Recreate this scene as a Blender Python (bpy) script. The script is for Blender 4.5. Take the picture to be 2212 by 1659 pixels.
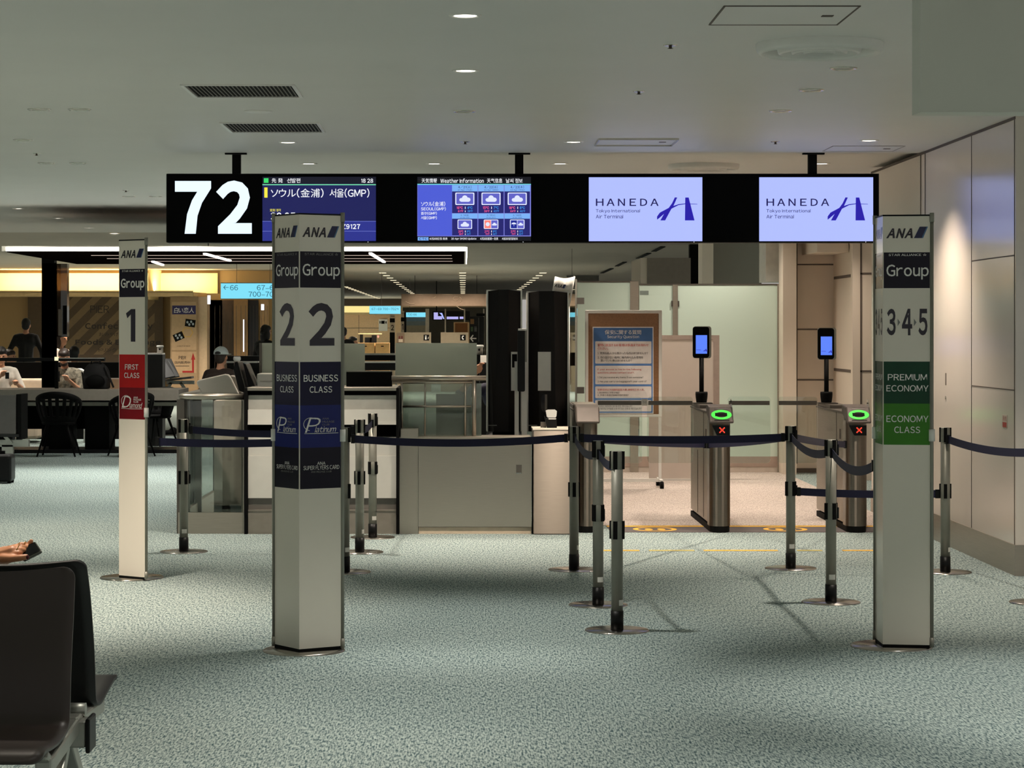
import bpy, bmesh, math, random
from mathutils import Vector, Matrix

for _o in list(bpy.data.objects):
    bpy.data.objects.remove(_o)
random.seed(7)
SC = bpy.context.scene
COL = SC.collection
PI = math.pi

# ------------------------------------------------------------------ camera
EYE = 1.6                 # eye height in metres
FPX, CX, CY = 4900.0, 1001.0, 711.0   # focal length and principal point in photo pixels
cam_d = bpy.data.cameras.new('camera')
cam = bpy.data.objects.new('camera', cam_d)
COL.objects.link(cam)
cam.location = (0, 0, EYE)
cam.rotation_euler = (PI / 2, 0, 0)
cam_d.sensor_fit = 'HORIZONTAL'
cam_d.sensor_width = 36.0
cam_d.lens = FPX / 2212 * 36.0
cam_d.shift_x = (1106 - CX) / 2212
cam_d.shift_y = -(829.5 - CY) / 2212
cam_d.clip_end = 400
SC.camera = cam

# ------------------------------------------------------------------ view + world
SC.view_settings.view_transform = 'Standard'
SC.view_settings.look = 'None'
SC.view_settings.exposure = 0.0
SC.view_settings.gamma = 1.0
SC.view_settings.use_curve_mapping = False
SC.cycles.max_bounces = 8
SC.cycles.diffuse_bounces = 4
SC.cycles.transparent_max_bounces = 24
SC.cycles.sample_clamp_indirect = 4.0
SC.cycles.caustics_reflective = False
SC.cycles.caustics_refractive = False
world = bpy.data.worlds.new('terminal_ambient')
SC.world = world
world.use_nodes = True
world.node_tree.nodes['Background'].inputs[0].default_value = (1.0, .955, .90, 1)
world.node_tree.nodes['Background'].inputs[1].default_value = 0.40

# ------------------------------------------------------------------ ceiling downlights and added fill spots (lamp light)
CEIL = 2.98
FARC = 3.02
def warm(k):
    return {0: (1.0, .85, .70), 1: (1.0, .88, .74), 2: (1.0, .95, .86)}[k]
def spot(x, y, z, watts, deg=88, blend=.75, tone=1, size=.06):
    l = bpy.data.lights.new('downlight_and_fill_beam', 'SPOT')
    l.energy = watts; l.spot_size = math.radians(deg); l.spot_blend = blend
    l.color = warm(tone); l.shadow_soft_size = size
    o = bpy.data.objects.new('downlight_and_fill_beam', l)
    o.location = (x, y, z)
    COL.objects.link(o)
    return o
# x, distance, watts, cone, tone : visible lit fixtures plus unseen fill spots added for bounce
LIT = [
    (0.02, 9.97, 150, 70, 2), (0.02, 12.1, 150, 70, 2),
    (-1.29, 16.7, 190, 84, 1), (0.81, 16.7, 280, 84, 0), (2.97, 16.6, 170, 108, 0),
    (-1.29, 18.95, 220, 100, 0), (-0.24, 18.95, 220, 100, 0), (0.81, 18.95, 260, 104, 0), (2.98, 18.95, 300, 104, 0), (1.75, 18.95, 260, 100, 0),
    (1.1, 21.3, 260, 104, 0), (2.4, 21.3, 260, 104, 0), (3.3, 21.3, 200, 104, 0), (1.3, 23.6, 200, 104, 0), (2.3, 23.7, 260, 104, 0), (3.75, 23.4, 160, 104, 0), (2.86, 24.75, 150, 120, 1), (1.9, 24.4, 120, 120, 1),
    (-5.07, 25.9, 180, 100, 2), (-5.06, 28.3, 180, 100, 2), (-5.1, 30.9, 160, 100, 2), (-5.07, 33.0, 120, 100, 2),
    (-3.2, 20.6, 200, 92, 2), (-3.2, 23.2, 200, 92, 2), (-3.2, 25.8, 160, 92, 2),
    (-4.3, 14.6, 150, 84, 1), (-4.3, 17.4, 150, 84, 1), (-3.1, 17.6, 150, 84, 1),
    (-2.6, 13.1, 460, 84, 0), (-3.3, 10.9, 150, 74, 1), (2.9, 13.4, 200, 84, 1), (2.65, 9.9, 190, 64, 2), (2.3, 7.6, 120, 74, 2), (-3.3, 8.0, 130, 84, 2), (0.02, 7.4, 110, 74, 2),
    (-3.3, 5.3, 110, 84, 2), (0.02, 4.8, 110, 84, 2), (2.9, 4.6, 110, 84, 2),
    (-6.0, 5.0, 190, 100, 1), (-6.0, 9.0, 190, 100, 1), (-6.5, 13.0, 190, 100, 1), (-7.0, 17.0, 190, 100, 1), (-7.5, 21.5, 190, 100, 2), (-8.5, 26.0, 190, 100, 2),
    (-3.0, 1.5, 150, 100, 1), (0.5, 1.0, 150, 100, 1), (3.6, 1.5, 150, 100, 1), (5.5, 5.0, 170, 100, 1), (5.5, 9.0, 170, 100, 1), (-3.0, -3.0, 150, 100, 1), (2.0, -3.0, 150, 100, 1),
    (-1.55, 8.1, 120, 84, 1), (-9.5, 7.0, 220, 110, 1), (-7.0, 23.0, 200, 110, 1), (-3.4, 28.5, 180, 110, 1), (-2.6, 32.0, 200, 110, 1), (-7.4, 33.0, 200, 110, 1), (-10.5, 14.0, 220, 110, 1),
]
def boost(x, d, tone): return .52 if (d > 18.9 and x > -1.5) else 1.6
for (x, d, w_, deg, tone) in LIT:
    spot(x, d, (CEIL if d < 17.75 else FARC) - .02, w_ * boost(x, d, tone), deg, .8, tone)

# ------------------------------------------------------------------ pixel -> place
def X(px, d): return (px - CX) / FPX * d
def Z(py, d): return EYE + (CY - py) / FPX * d
def W(px, py, d): return Vector((X(px, d), d, Z(py, d)))
def DF(py): return EYE * FPX / (py - CY)        # distance of a floor point

# ------------------------------------------------------------------ colour + materials
def lin(c):
    def f(u):
        u /= 255.0
        return u / 12.92 if u <= .04045 else ((u + .055) / 1.055) ** 2.4
    return tuple(f(v) for v in c)
MATS = {}
def mat(name, rgb, rough=.5, metal=0.0, var=.06, scale=14.0, spec=.5, bump=0.0, stretch=None, coat=0.0):
    if name in MATS: return MATS[name]
    m = bpy.data.materials.new(name); m.use_nodes = True
    nt = m.node_tree; b = nt.nodes['Principled BSDF']
    c = lin(rgb)
    tc = nt.nodes.new('ShaderNodeTexCoord'); n = nt.nodes.new('ShaderNodeTexNoise')
    mp = nt.nodes.new('ShaderNodeMapping')
    if stretch: mp.inputs['Scale'].default_value = stretch
    n.inputs['Scale'].default_value = scale; n.inputs['Detail'].default_value = 3
    nt.links.new(tc.outputs['Object'], mp.inputs[0]); nt.links.new(mp.outputs[0], n.inputs['Vector'])
    r = nt.nodes.new('ShaderNodeValToRGB')
    r.color_ramp.elements[0].position = .3; r.color_ramp.elements[1].position = .7
    r.color_ramp.elements[0].color = tuple(max(0, v * (1 - var)) for v in c) + (1,)
    r.color_ramp.elements[1].color = tuple(min(1, v * (1 + var)) for v in c) + (1,)
    nt.links.new(n.outputs[0], r.inputs[0]); nt.links.new(r.outputs[0], b.inputs['Base Color'])
    b.inputs['Roughness'].default_value = rough; b.inputs['Metallic'].default_value = metal
    b.inputs['Specular IOR Level'].default_value = spec
    if coat: b.inputs['Coat Weight'].default_value = coat; b.inputs['Coat Roughness'].default_value = .08
    if bump:
        bp = nt.nodes.new('ShaderNodeBump'); bp.inputs['Strength'].default_value = bump; bp.inputs['Distance'].default_value = .002
        nt.links.new(n.outputs[0], bp.inputs['Height']); nt.links.new(bp.outputs[0], b.inputs['Normal'])
    MATS[name] = m
    return m
def emit(name, rgb, k=1.0):
    if name in MATS: return MATS[name]
    m = bpy.data.materials.new(name); m.use_nodes = True
    b = m.node_tree.nodes['Principled BSDF']
    b.inputs['Base Color'].default_value = (.01, .01, .01, 1)
    b.inputs['Roughness'].default_value = .3
    b.inputs['Emission Color'].default_value = lin(rgb) + (1,)
    b.inputs['Emission Strength'].default_value = k
    MATS[name] = m
    return m
def glass(name, tint=(235, 245, 240), gl=.10, rough=.02, haze=0.0, hazec=(200, 215, 205)):
    if name in MATS: return MATS[name]
    m = bpy.data.materials.new(name); m.use_nodes = True
    nt = m.node_tree; nt.nodes.clear()
    out = nt.nodes.new('ShaderNodeOutputMaterial'); tr = nt.nodes.new('ShaderNodeBsdfTransparent')
    gs = nt.nodes.new('ShaderNodeBsdfGlossy'); mx = nt.nodes.new('ShaderNodeMixShader'); fr = nt.nodes.new('ShaderNodeFresnel')
    tr.inputs[0].default_value = lin(tint) + (1,)
    gs.inputs['Roughness'].default_value = rough
    gs.inputs[0].default_value = (.9, .95, .92, 1)
    fr.inputs[0].default_value = 1.45
    ad = nt.nodes.new('ShaderNodeMath'); ad.operation = 'ADD'; ad.inputs[1].default_value = gl - .04; ad.use_clamp = True
    nt.links.new(fr.outputs[0], ad.inputs[0]); nt.links.new(ad.outputs[0], mx.inputs[0])
    nt.links.new(tr.outputs[0], mx.inputs[1]); nt.links.new(gs.outputs[0], mx.inputs[2])
    last = mx.outputs[0]
    if haze > 0:
        df = nt.nodes.new('ShaderNodeBsdfDiffuse'); tl = nt.nodes.new('ShaderNodeBsdfTranslucent')
        df.inputs[0].default_value = lin(hazec) + (1,); tl.inputs[0].default_value = lin(hazec) + (1,)
        m2 = nt.nodes.new('ShaderNodeMixShader'); m2.inputs[0].default_value = .4
        nt.links.new(df.outputs[0], m2.inputs[1]); nt.links.new(tl.outputs[0], m2.inputs[2])
        m3 = nt.nodes.new('ShaderNodeMixShader'); m3.inputs[0].default_value = haze
        nt.links.new(last, m3.inputs[1]); nt.links.new(m2.outputs[0], m3.inputs[2]); last = m3.outputs[0]
    nt.links.new(last, out.inputs[0])
    MATS[name] = m
    return m
def carpet(name, ca, cb, sc=1.0):
    m = bpy.data.materials.new(name); m.use_nodes = True
    nt = m.node_tree; b = nt.nodes['Principled BSDF']
    tc = nt.nodes.new('ShaderNodeTexCoord')
    def weave(rot, scale, detail):
        mp = nt.nodes.new('ShaderNodeMapping'); mp.inputs['Rotation'].default_value = (0, 0, math.radians(rot)); mp.inputs['Scale'].default_value = scale
        q = nt.nodes.new('ShaderNodeTexNoise'); q.inputs['Scale'].default_value = 1.0; q.inputs['Detail'].default_value = detail; q.inputs['Roughness'].default_value = .55
        nt.links.new(tc.outputs['Object'], mp.inputs[0]); nt.links.new(mp.outputs[0], q.inputs['Vector']); return q
    wa = weave(7, (142 * sc, 20 * sc, 60), 2); wb = weave(-20, (68 * sc, 104 * sc, 60), 2)
    n = nt.nodes.new('ShaderNodeMixRGB'); n.inputs[0].default_value = .45
    nt.links.new(wa.outputs[0], n.inputs[1]); nt.links.new(wb.outputs[0], n.inputs[2])
    r = nt.nodes.new('ShaderNodeValToRGB'); r.color_ramp.elements[0].position = .405; r.color_ramp.elements[1].position = .57
    r.color_ramp.elements[0].color = lin(ca) + (1,); r.color_ramp.elements[1].color = lin(cb) + (1,)
    nt.links.new(n.outputs[0], r.inputs[0])
    n2 = nt.nodes.new('ShaderNodeTexNoise'); n2.inputs['Scale'].default_value = .9; n2.inputs['Detail'].default_value = 2
    nt.links.new(tc.outputs['Object'], n2.inputs['Vector'])
    r2 = nt.nodes.new('ShaderNodeValToRGB'); r2.color_ramp.elements[0].color = (.86, .9, .92, 1); r2.color_ramp.elements[1].color = (1, 1, 1, 1)
    nt.links.new(n2.outputs[0], r2.inputs[0])
    mx = nt.nodes.new('ShaderNodeMixRGB'); mx.blend_type = 'MULTIPLY'; mx.inputs[0].default_value = 1
    nt.links.new(r.outputs[0], mx.inputs[1]); nt.links.new(r2.outputs[0], mx.inputs[2])
    nt.links.new(mx.outputs[0], b.inputs['Base Color'])
    b.inputs['Roughness'].default_value = .95; b.inputs['Specular IOR Level'].default_value = .1
    bp = nt.nodes.new('ShaderNodeBump'); bp.inputs['Strength'].default_value = .6; bp.inputs['Distance'].default_value = .006
    nt.links.new(n.outputs[0], bp.inputs['Height']); nt.links.new(bp.outputs[0], b.inputs['Normal'])
    MATS[name] = m
    return m

# ------------------------------------------------------------------ frames + mesh builder
class Fr:
    """a flat frame in space: origin, right axis, up axis; normal faces the reader"""
    def __init__(s, O, U=(1, 0, 0), V=(0, 0, 1)):
        s.O = Vector(O); s.U = Vector(U).normalized(); s.V = Vector(V).normalized(); s.N = s.U.cross(s.V)
    def p(s, u, v, n=0.0): return s.O + s.U * u + s.V * v + s.N * n
class Front(Fr):
    """frame facing the hall at a distance; u, v from photo measurements"""
    def __init__(s, d): Fr.__init__(s, (0, d, EYE)); s.d = d
    def uv(s, px, py): return ((px - CX) / FPX * s.d, (CY - py) / FPX * s.d)
TXT = {}
GL = {}
def glyph(ch, bold):
    """outline of one sign letter (plain sans drawn from the wide forms), narrowed to its own box"""
    if ord(ch) > 0x2E00: bold *= .25
    k = (ch, bold)
    if k in GL: return GL[k]
    e = .04 + bold; H_ = .735
    SP = {'I': [(0, 0), (2 * e, 0), (2 * e, H_), (0, H_)], 'l': [(0, 0), (2 * e, 0), (2 * e, .77), (0, .77)],
          '1': [(.16, 0), (.16 + 2 * e, 0), (.16 + 2 * e, H_), (.17, H_), (0, .64), (.02 + e * .3, .64 - e * 1.5), (.16, .645 - e * .4)]}
    if ch in SP or ch == 'i':
        P = SP.get(ch)
        if P: vs = [Vector((x, y, 0)) for x, y in P]; fs = [tuple(range(len(P)))]
        else:
            vs = [Vector((x, y, 0)) for x, y in ((0, 0), (2 * e, 0), (2 * e, .54), (0, .54), (-.01, .64), (2 * e + .01, .64), (2 * e + .01, .64 + 2.2 * e), (-.01, .64 + 2.2 * e))]; fs = [(0, 1, 2, 3), (4, 5, 6, 7)]
        GL[k] = (vs, fs, max(v.x for v in vs)); return GL[k]
    src = chr(ord(ch) + 0xFEE0) if '!' <= ch <= '~' else ch
    c = bpy.data.curves.new('t', 'FONT'); c.body = src; c.offset = bold; c.resolution_u = 3
    o = bpy.data.objects.new('t', c); m = bpy.data.meshes.new_from_object(o)
    vs = [v.co.copy() for v in m.vertices]; fs = [tuple(p.vertices) for p in m.polygons]
    bpy.data.objects.remove(o); bpy.data.curves.remove(c); bpy.data.meshes.remove(m)
    if vs:
        xa = min(v.x for v in vs); w = max(v.x for v in vs) - xa
        vs = [Vector((v.x - xa, v.y, 0)) for v in vs]
    else: w = .2
    GL[k] = (vs, fs, w)
    return GL[k]
def text_mesh(body, bold):
    k = (body, bold)
    if k in TXT: return TXT[k]
    V, F, x = [], [], 0.0
    for ch in body:
        if ch == ' ': x += .27; continue
        vs, fs, w = glyph(ch, bold); o = len(V)
        sb = .045 if ch.isdigit() or ord(ch) < 256 else .04
        if ch in '1': x += .05
        V += [Vector((v.x + x, v.y, 0)) for v in vs]; F += [tuple(i + o for i in f) for f in fs]
        x += w + sb * 2
        if ch in '1': x += .03
    TXT[k] = (V, F)
    return V, F

class MB:
    def __init__(s): s.v = []; s.f = []; s.m = []; s.s = []
    def add(s, vs, fs, mi=0, smooth=False):
        o = len(s.v); s.v += [Vector(v) for v in vs]
        for f in fs: s.f.append(tuple(i + o for i in f)); s.m.append(mi); s.s.append(smooth)
        return s
    def box(s, x0, x1, y0, y1, z0, z1, mi=0):
        if x0 > x1: x0, x1 = x1, x0
        if y0 > y1: y0, y1 = y1, y0
        if z0 > z1: z0, z1 = z1, z0
        vs = [(x0, y0, z0), (x1, y0, z0), (x1, y1, z0), (x0, y1, z0), (x0, y0, z1), (x1, y0, z1), (x1, y1, z1), (x0, y1, z1)]
        return s.add(vs, [(0, 3, 2, 1), (4, 5, 6, 7), (0, 1, 5, 4), (1, 2, 6, 5), (2, 3, 7, 6), (3, 0, 4, 7)], mi)
    def bar(s, p, q, w, h, mi=0, up=(0, 0, 1)):
        p, q = Vector(p), Vector(q); t = (q - p).normalized(); up = Vector(up)
        if abs(t.dot(up)) > .98: up = Vector((0, 1, 0))
        a = t.cross(up).normalized() * (w / 2); b = a.cross(t).normalized() * (h / 2)
        vs = [p - a - b, p + a - b, p + a + b, p - a + b, q - a - b, q + a - b, q + a + b, q - a + b]
        return s.add(vs, [(0, 1, 2, 3), (7, 6, 5, 4), (0, 4, 5, 1), (1, 5, 6, 2), (2, 6, 7, 3), (3, 7, 4, 0)], mi)
    def tube(s, pts, r, n=10, mi=0, cap=True):
        pts = [Vector(p) for p in pts]; k = len(pts)
        rs = r if isinstance(r, (list, tuple)) else [r] * k
        t0 = (pts[1] - pts[0]).normalized(); ref = Vector((0, 0, 1)) if abs(t0.z) < .9 else Vector((1, 0, 0))
        a = t0.cross(ref).normalized(); vs = []
        for i, p in enumerate(pts):
            t = (pts[min(i + 1, k - 1)] - pts[max(i - 1, 0)]).normalized()
            a = (a - t * a.dot(t)).normalized(); b = t.cross(a)
            for j in range(n):
                an = 2 * PI * j / n
                vs.append(p + (a * math.cos(an) + b * math.sin(an)) * rs[i])
        fs = []
        for i in range(k - 1):
            for j in range(n):
                fs.append((i * n + j, i * n + (j + 1) % n, (i + 1) * n + (j + 1) % n, (i + 1) * n + j))
        s.add(vs, fs, mi, True)
        if cap:
            o = len(s.v) - len(vs)
            s.f.append(tuple(o + j for j in reversed(range(n)))); s.m.append(mi); s.s.append(False)
            s.f.append(tuple(o + (k - 1) * n + j for j in range(n))); s.m.append(mi); s.s.append(False)
        return s
    def cyl(s, p, q, r, r2=None, n=20, mi=0): return s.tube([p, q], [r, r if r2 is None else r2], n, mi)
    def lathe(s, prof, c=(0, 0, 0), n=32, mi=0, smooth=True):
        c = Vector(c); vs = []; k = len(prof)
        for (r, z) in prof:
            for j in range(n):
                a = 2 * PI * j / n; vs.append(c + Vector((r * math.cos(a), r * math.sin(a), z)))
        fs = [(i * n + j, i * n + (j + 1) % n, (i + 1) * n + (j + 1) % n, (i + 1) * n + j) for i in range(k - 1) for j in range(n)]
        return s.add(vs, fs, mi, smooth)
    def ellip(s, c, r, n=12, mi=0, rot=None):
        c = Vector(c); vs = []; m = max(6, n // 2 + 2)
        for i in range(m + 1):
            t = PI * i / m
            for j in range(n):
                a = 2 * PI * j / n
                q = Vector((r[0] * math.sin(t) * math.cos(a), r[1] * math.sin(t) * math.sin(a), r[2] * math.cos(t)))
                if rot is not None: q = rot @ q
                vs.append(c + q)
        fs = [(i * n + j, (i + 1) * n + j, (i + 1) * n + (j + 1) % n, i * n + (j + 1) % n) for i in range(m) for j in range(n)]
        return s.add(vs, fs, mi, True)
    def caps(s, p, q, r, r2=None, n=10, mi=0):
        """capsule (round ended limb)"""
        p, q = Vector(p), Vector(q); r2 = r if r2 is None else r2
        t = (q - p).normalized(); pts = []; rs = []
        for a in (80, 55, 28): pts.append(p - t * r * math.sin(math.radians(a))); rs.append(r * math.cos(math.radians(a)))
        pts += [p, q]; rs += [r, r2]
        for a in (28, 55, 80): pts.append(q + t * r2 * math.sin(math.radians(a))); rs.append(r2 * math.cos(math.radians(a)))
        return s.tube(pts, rs, n, mi)
    def poly(s, fr, pts, n=0.0, t=0.0, mi=0):
        """flat outline on a frame; t = thickness behind it"""
        k = len(pts); vs = [fr.p(u, v, n) for (u, v) in pts]
        if t <= 0: return s.add(vs, [tuple(range(k))], mi)
        vs += [fr.p(u, v, n - t) for (u, v) in pts]
        return s.add(vs, [tuple(range(k)), tuple(reversed(range(k, 2 * k)))] + [(i, i + k, (i + 1) % k + k, (i + 1) % k) for i in range(k)], mi)
    def rect(s, fr, u0, u1, v0, v1, n=0.0, t=0.0, mi=0, r=0.0):
        if u0 > u1: u0, u1 = u1, u0
        if v0 > v1: v0, v1 = v1, v0
        if r <= 0: return s.poly(fr, [(u0, v0), (u1, v0), (u1, v1), (u0, v1)], n, t, mi)
        pts = []
        for (cu, cv, a0) in ((u1 - r, v0 + r, -90), (u1 - r, v1 - r, 0), (u0 + r, v1 - r, 90), (u0 + r, v0 + r, 180)):
            for a in range(0, 91, 18): pts.append((cu + r * math.cos(math.radians(a0 + a)), cv + r * math.sin(math.radians(a0 + a))))
        return s.poly(fr, pts, n, t, mi)
    def ring(s, fr, o, i, n=0.0, t=.02, mi=0):
        """rectangular frame: outer (u0,u1,v0,v1), inner (u0,u1,v0,v1)"""
        O = [(o[0], o[2]), (o[1], o[2]), (o[1], o[3]), (o[0], o[3])]; I = [(i[0], i[2]), (i[1], i[2]), (i[1], i[3]), (i[0], i[3])]
        vs = [fr.p(u, v, n) for u, v in O + I] + [fr.p(u, v, n - t) for u, v in O + I]; fs = []
        for k in range(4):
            j = (k + 1) % 4
            fs += [(k, j, 4 + j, 4 + k), (8 + j, 8 + k, 12 + k, 12 + j), (j, k, 8 + k, 8 + j), (4 + k, 4 + j, 12 + j, 12 + k)]
        return s.add(vs, fs, mi)
    def oval(s, fr, cu, cv, ru, rv, n=0.0, t=0.0, mi=0, k=28):
        return s.poly(fr, [(cu + ru * math.cos(2 * PI * j / k), cv + rv * math.sin(2 * PI * j / k)) for j in range(k)], n, t, mi)
    def oring(s, fr, cu, cv, ru, rv, w, n=0.0, mi=0, k=36):
        vs = []
        for j in range(k):
            c, q = math.cos(2 * PI * j / k), math.sin(2 * PI * j / k)
            vs += [fr.p(cu + ru * c, cv + rv * q, n), fr.p(cu + (ru - w) * c, cv + (rv - w * rv / ru) * q, n)]
        return s.add(vs, [(2 * j, 2 * ((j + 1) % k), 2 * ((j + 1) % k) + 1, 2 * j + 1) for j in range(k)], mi)
    def text(s, fr, body, u0, u1, v0, v1, n=.001, mi=0, bold=0.0, shear=0.0):
        vs, fs = text_mesh(body, bold)
        if not vs: return s
        if shear: vs = [Vector((v.x + shear * v.y, v.y, 0)) for v in vs]
        xa, xb = min(v.x for v in vs), max(v.x for v in vs); ya, yb = min(v.y for v in vs), max(v.y for v in vs)
        pts = [fr.p(u0 + (v.x - xa) / (xb - xa or 1) * (u1 - u0), v0 + (v.y - ya) / (yb - ya or 1) * (v1 - v0), n) for v in vs]
        return s.add(pts, fs, mi)
    def ptext(s, fr, body, px0, py0, px1, py1, n=.001, mi=0, bold=0.0, shear=0.0):
        """text filling a rectangle measured on the photo (px0,py0 top-left)"""
        a = fr.uv(px0, py0); b = fr.uv(px1, py1)
        return s.text(fr, body, a[0], b[0], b[1], a[1], n, mi, bold, shear)
    def prect(s, fr, px0, py0, px1, py1, n=0.0, t=0.0, mi=0, r=0.0):
        a = fr.uv(px0, py0); b = fr.uv(px1, py1)
        return s.rect(fr, a[0], b[0], b[1], a[1], n, t, mi, r)
    def ppoly(s, fr, pts, n=0.0, t=0.0, mi=0): return s.poly(fr, [fr.uv(*p) for p in pts], n, t, mi)
    def build(s, name, mats, parent=None, bevel=0.0, seg=2, smooth=False, mods=()):
        o0 = Vector((0, 0, 0)); q = parent
        while q is not None: o0 += q.location; q = q.parent
        me = bpy.data.meshes.new(name)
        me.from_pydata([v - o0 for v in s.v], [], s.f)
        for m_ in (mats if isinstance(mats, (list, tuple)) else [mats]): me.materials.append(m_)
        me.polygons.foreach_set('material_index', s.m)
        me.polygons.foreach_set('use_smooth', [True] * len(s.f) if smooth else s.s)
        me.update()
        o = bpy.data.objects.new(name, me); COL.objects.link(o)
        if parent is not None: o.parent = parent
        if bevel:
            b = o.modifiers.new('bevel', 'BEVEL'); b.width = bevel; b.segments = seg; b.limit_method = 'ANGLE'; b.angle_limit = math.radians(40)
        for k in mods:
            if k[0] == 'remesh':
                r = o.modifiers.new('remesh', 'REMESH'); r.mode = 'VOXEL'; r.voxel_size = k[1]; r.use_smooth_shade = True
                sm = o.modifiers.new('smooth', 'SMOOTH'); sm.factor = .5; sm.iterations = k[2]
            if k[0] == 'solid':
                r = o.modifiers.new('solid', 'SOLIDIFY'); r.thickness = k[1]; r.offset = k[2]
            if k[0] == 'sub':
                r = o.modifiers.new('sub', 'SUBSURF'); r.levels = k[1]; r.render_levels = k[1]
        return o

def tag(o, label=None, cat=None, group=None, kind=None):
    if label: o['label'] = label
    if cat: o['category'] = cat
    if group: o['group'] = group
    if kind: o['kind'] = kind
    return o
def thing(name, label, cat, loc=(0, 0, 0), group=None, rz=0.0):
    o = bpy.data.objects.new(name, None); COL.objects.link(o)
    o.empty_display_size = .05; o.location = loc; o.rotation_euler = (0, 0, rz)
    return tag(o, label, cat, group)
def copy_tree(o, parent=None):
    c = o.copy(); COL.objects.link(c)
    if parent is not None: c.parent = parent
    for ch in list(o.children): copy_tree(ch, c)
    return c
def struct(o): o['kind'] = 'structure'; return o
# ------------------------------------------------------------------ palette
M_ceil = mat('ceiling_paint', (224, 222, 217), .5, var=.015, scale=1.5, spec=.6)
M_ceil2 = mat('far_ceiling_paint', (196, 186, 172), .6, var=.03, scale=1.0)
M_wall = mat('cream_wall_panel', (232, 220, 208), .2, var=.015, scale=2.0, spec=1.0)
M_wall.node_tree.nodes['Principled BSDF'].inputs['IOR'].default_value = 1.85
M_wall2 = mat('cream_partition_paint', (226, 212, 196), .5, var=.02, scale=2.0)
M_greyw = mat('grey_wall_paint', (150, 148, 138), .6, var=.02, scale=2.0)
M_joint = mat('dark_joint', (96, 84, 76), .7)
M_steel = mat('brushed_steel', (188, 180, 168), .36, 1.0, var=.03, scale=9, stretch=(1, 1, 40))
M_base = mat('polished_base_steel', (172, 167, 160), .2, 1.0, var=.02)
M_steelw = mat('satin_steel', (176, 168, 156), .42, .85, var=.05, scale=6, stretch=(1, 1, 30))
M_alu = mat('satin_aluminium', (146, 144, 134), .46, .45, var=.05, scale=10)
M_alud = mat('dark_aluminium', (110, 104, 98), .45, .8, var=.05)
M_black = mat('black_plastic', (12, 12, 13), .42, var=.1, spec=.25)
M_blackm = mat('matt_black', (8, 8, 8), .75, var=.1, spec=.15)
M_blackg = mat('black_gloss', (6, 6, 8), .12, var=.05, spec=.3)
M_white = mat('white_laminate', (232, 228, 220), .4, var=.02)
M_whitem = mat('white_metal', (236, 234, 228), .35, var=.02)
M_navy = mat('navy_webbing', (15, 15, 52), .7, var=.2, scale=220)
M_glass = glass('clear_glass', (247, 250, 248), .07)
M_frost = glass('frosted_glass', gl=.06, rough=.3, haze=.82, hazec=(190, 210, 196))
M_frost2 = glass('milky_glass', gl=.06, rough=.3, haze=.9, hazec=(206, 210, 200))
M_lamp = emit('lamp_lens', (255, 244, 228), 9.0)
M_off = mat('unlit_lens', (190, 186, 176), .25)
def brushed(name, rgb, rough, an):
    m = mat(name, rgb, rough, 1.0, var=.06, scale=8, stretch=(1, 1, 60)); nt = m.node_tree; b = nt.nodes['Principled BSDF']
    b.inputs['Anisotropic'].default_value = an; b.inputs['Anisotropic Rotation'].default_value = .25
    tg = nt.nodes.new('ShaderNodeTangent'); tg.direction_type = 'RADIAL'; tg.axis = 'Z'; nt.links.new(tg.outputs[0], b.inputs['Tangent'])
    return m
M_brush = brushed('cross_brushed_steel', (124, 116, 107), .36, 1.0)
M_chrome = mat('chrome_trim', (210, 206, 198), .18, 1.0)
M_carpet = carpet('carpet_blue_grey', (60, 84, 90), (184, 195, 189))
M_carpet2 = carpet('carpet_beige', (164, 150, 142), (214, 200, 190))
M_jet = mat('sign_black', (4, 4, 5), .5, var=.05, spec=.06)
M_yellow = mat('yellow_tape', (232, 178, 60), .6, var=.12, scale=60)

# ------------------------------------------------------------------ floor and ceilings
m = MB(); m.box(-42, 9, -6, 110, -.12, 0)
struct(m.build('floor', M_carpet))
m = MB(); m.box(.98, 3.57, 18.45, 25.55, 0, .004)
struct(m.build('floor_boarding_lane', M_carpet2))
XW, YW0, YW1 = 3.581, 14.71, 19.9      # hall side face of the panelled wall
m = MB(); m.box(-42, 9, -6, 17.8, CEIL, CEIL + .2)
struct(m.build('ceiling', M_ceil))
m = MB(); m.box(-42, 9, 17.8, 33.3, FARC, FARC + .2)
struct(m.build('ceiling_beyond', M_ceil))
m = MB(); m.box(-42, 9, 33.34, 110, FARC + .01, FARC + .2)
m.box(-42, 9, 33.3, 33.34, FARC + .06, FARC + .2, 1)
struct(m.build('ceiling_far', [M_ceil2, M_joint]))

# right hand panelled wall: panels with dark joints, steel base
m = MB(); m.box(XW, XW + 5.3, YW0, YW1, .2, CEIL)
for yy in (15.98,):
    m.box(XW - .003, XW, yy, yy + .006, .2, CEIL, 1)
m.box(XW - .004, XW, 17.75, 17.765, .2, CEIL, 1); m.box(XW - .004, XW, 17.58, 17.59, .2, CEIL, 1)
m.box(XW - .003, XW, YW0 + .02, 15.98, Z(553, 14.75), Z(553, 14.75) + .008, 1)
m.box(XW - .003, XW, 15.98, 17.58, .86 - .003, .86 + .003, 1) if False else None
m.box(XW - .003, XW, YW0 + .02, 15.98, Z(834, 15.98), Z(834, 15.98) + .007, 1)
m.box(XW - .006, XW, YW0, YW1, CEIL - .018, CEIL, 1)
m.box(XW - .003, XW, YW0 + .02, YW0 + .03, .2, CEIL, 1)
wr = struct(m.build('wall_right', [M_wall, M_joint]))
m = MB(); m.box(XW - .008, XW + 5.3, YW0 - .01, YW1, 0, .2)
struct(m.build('baseboard_right', M_steelw))
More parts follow.
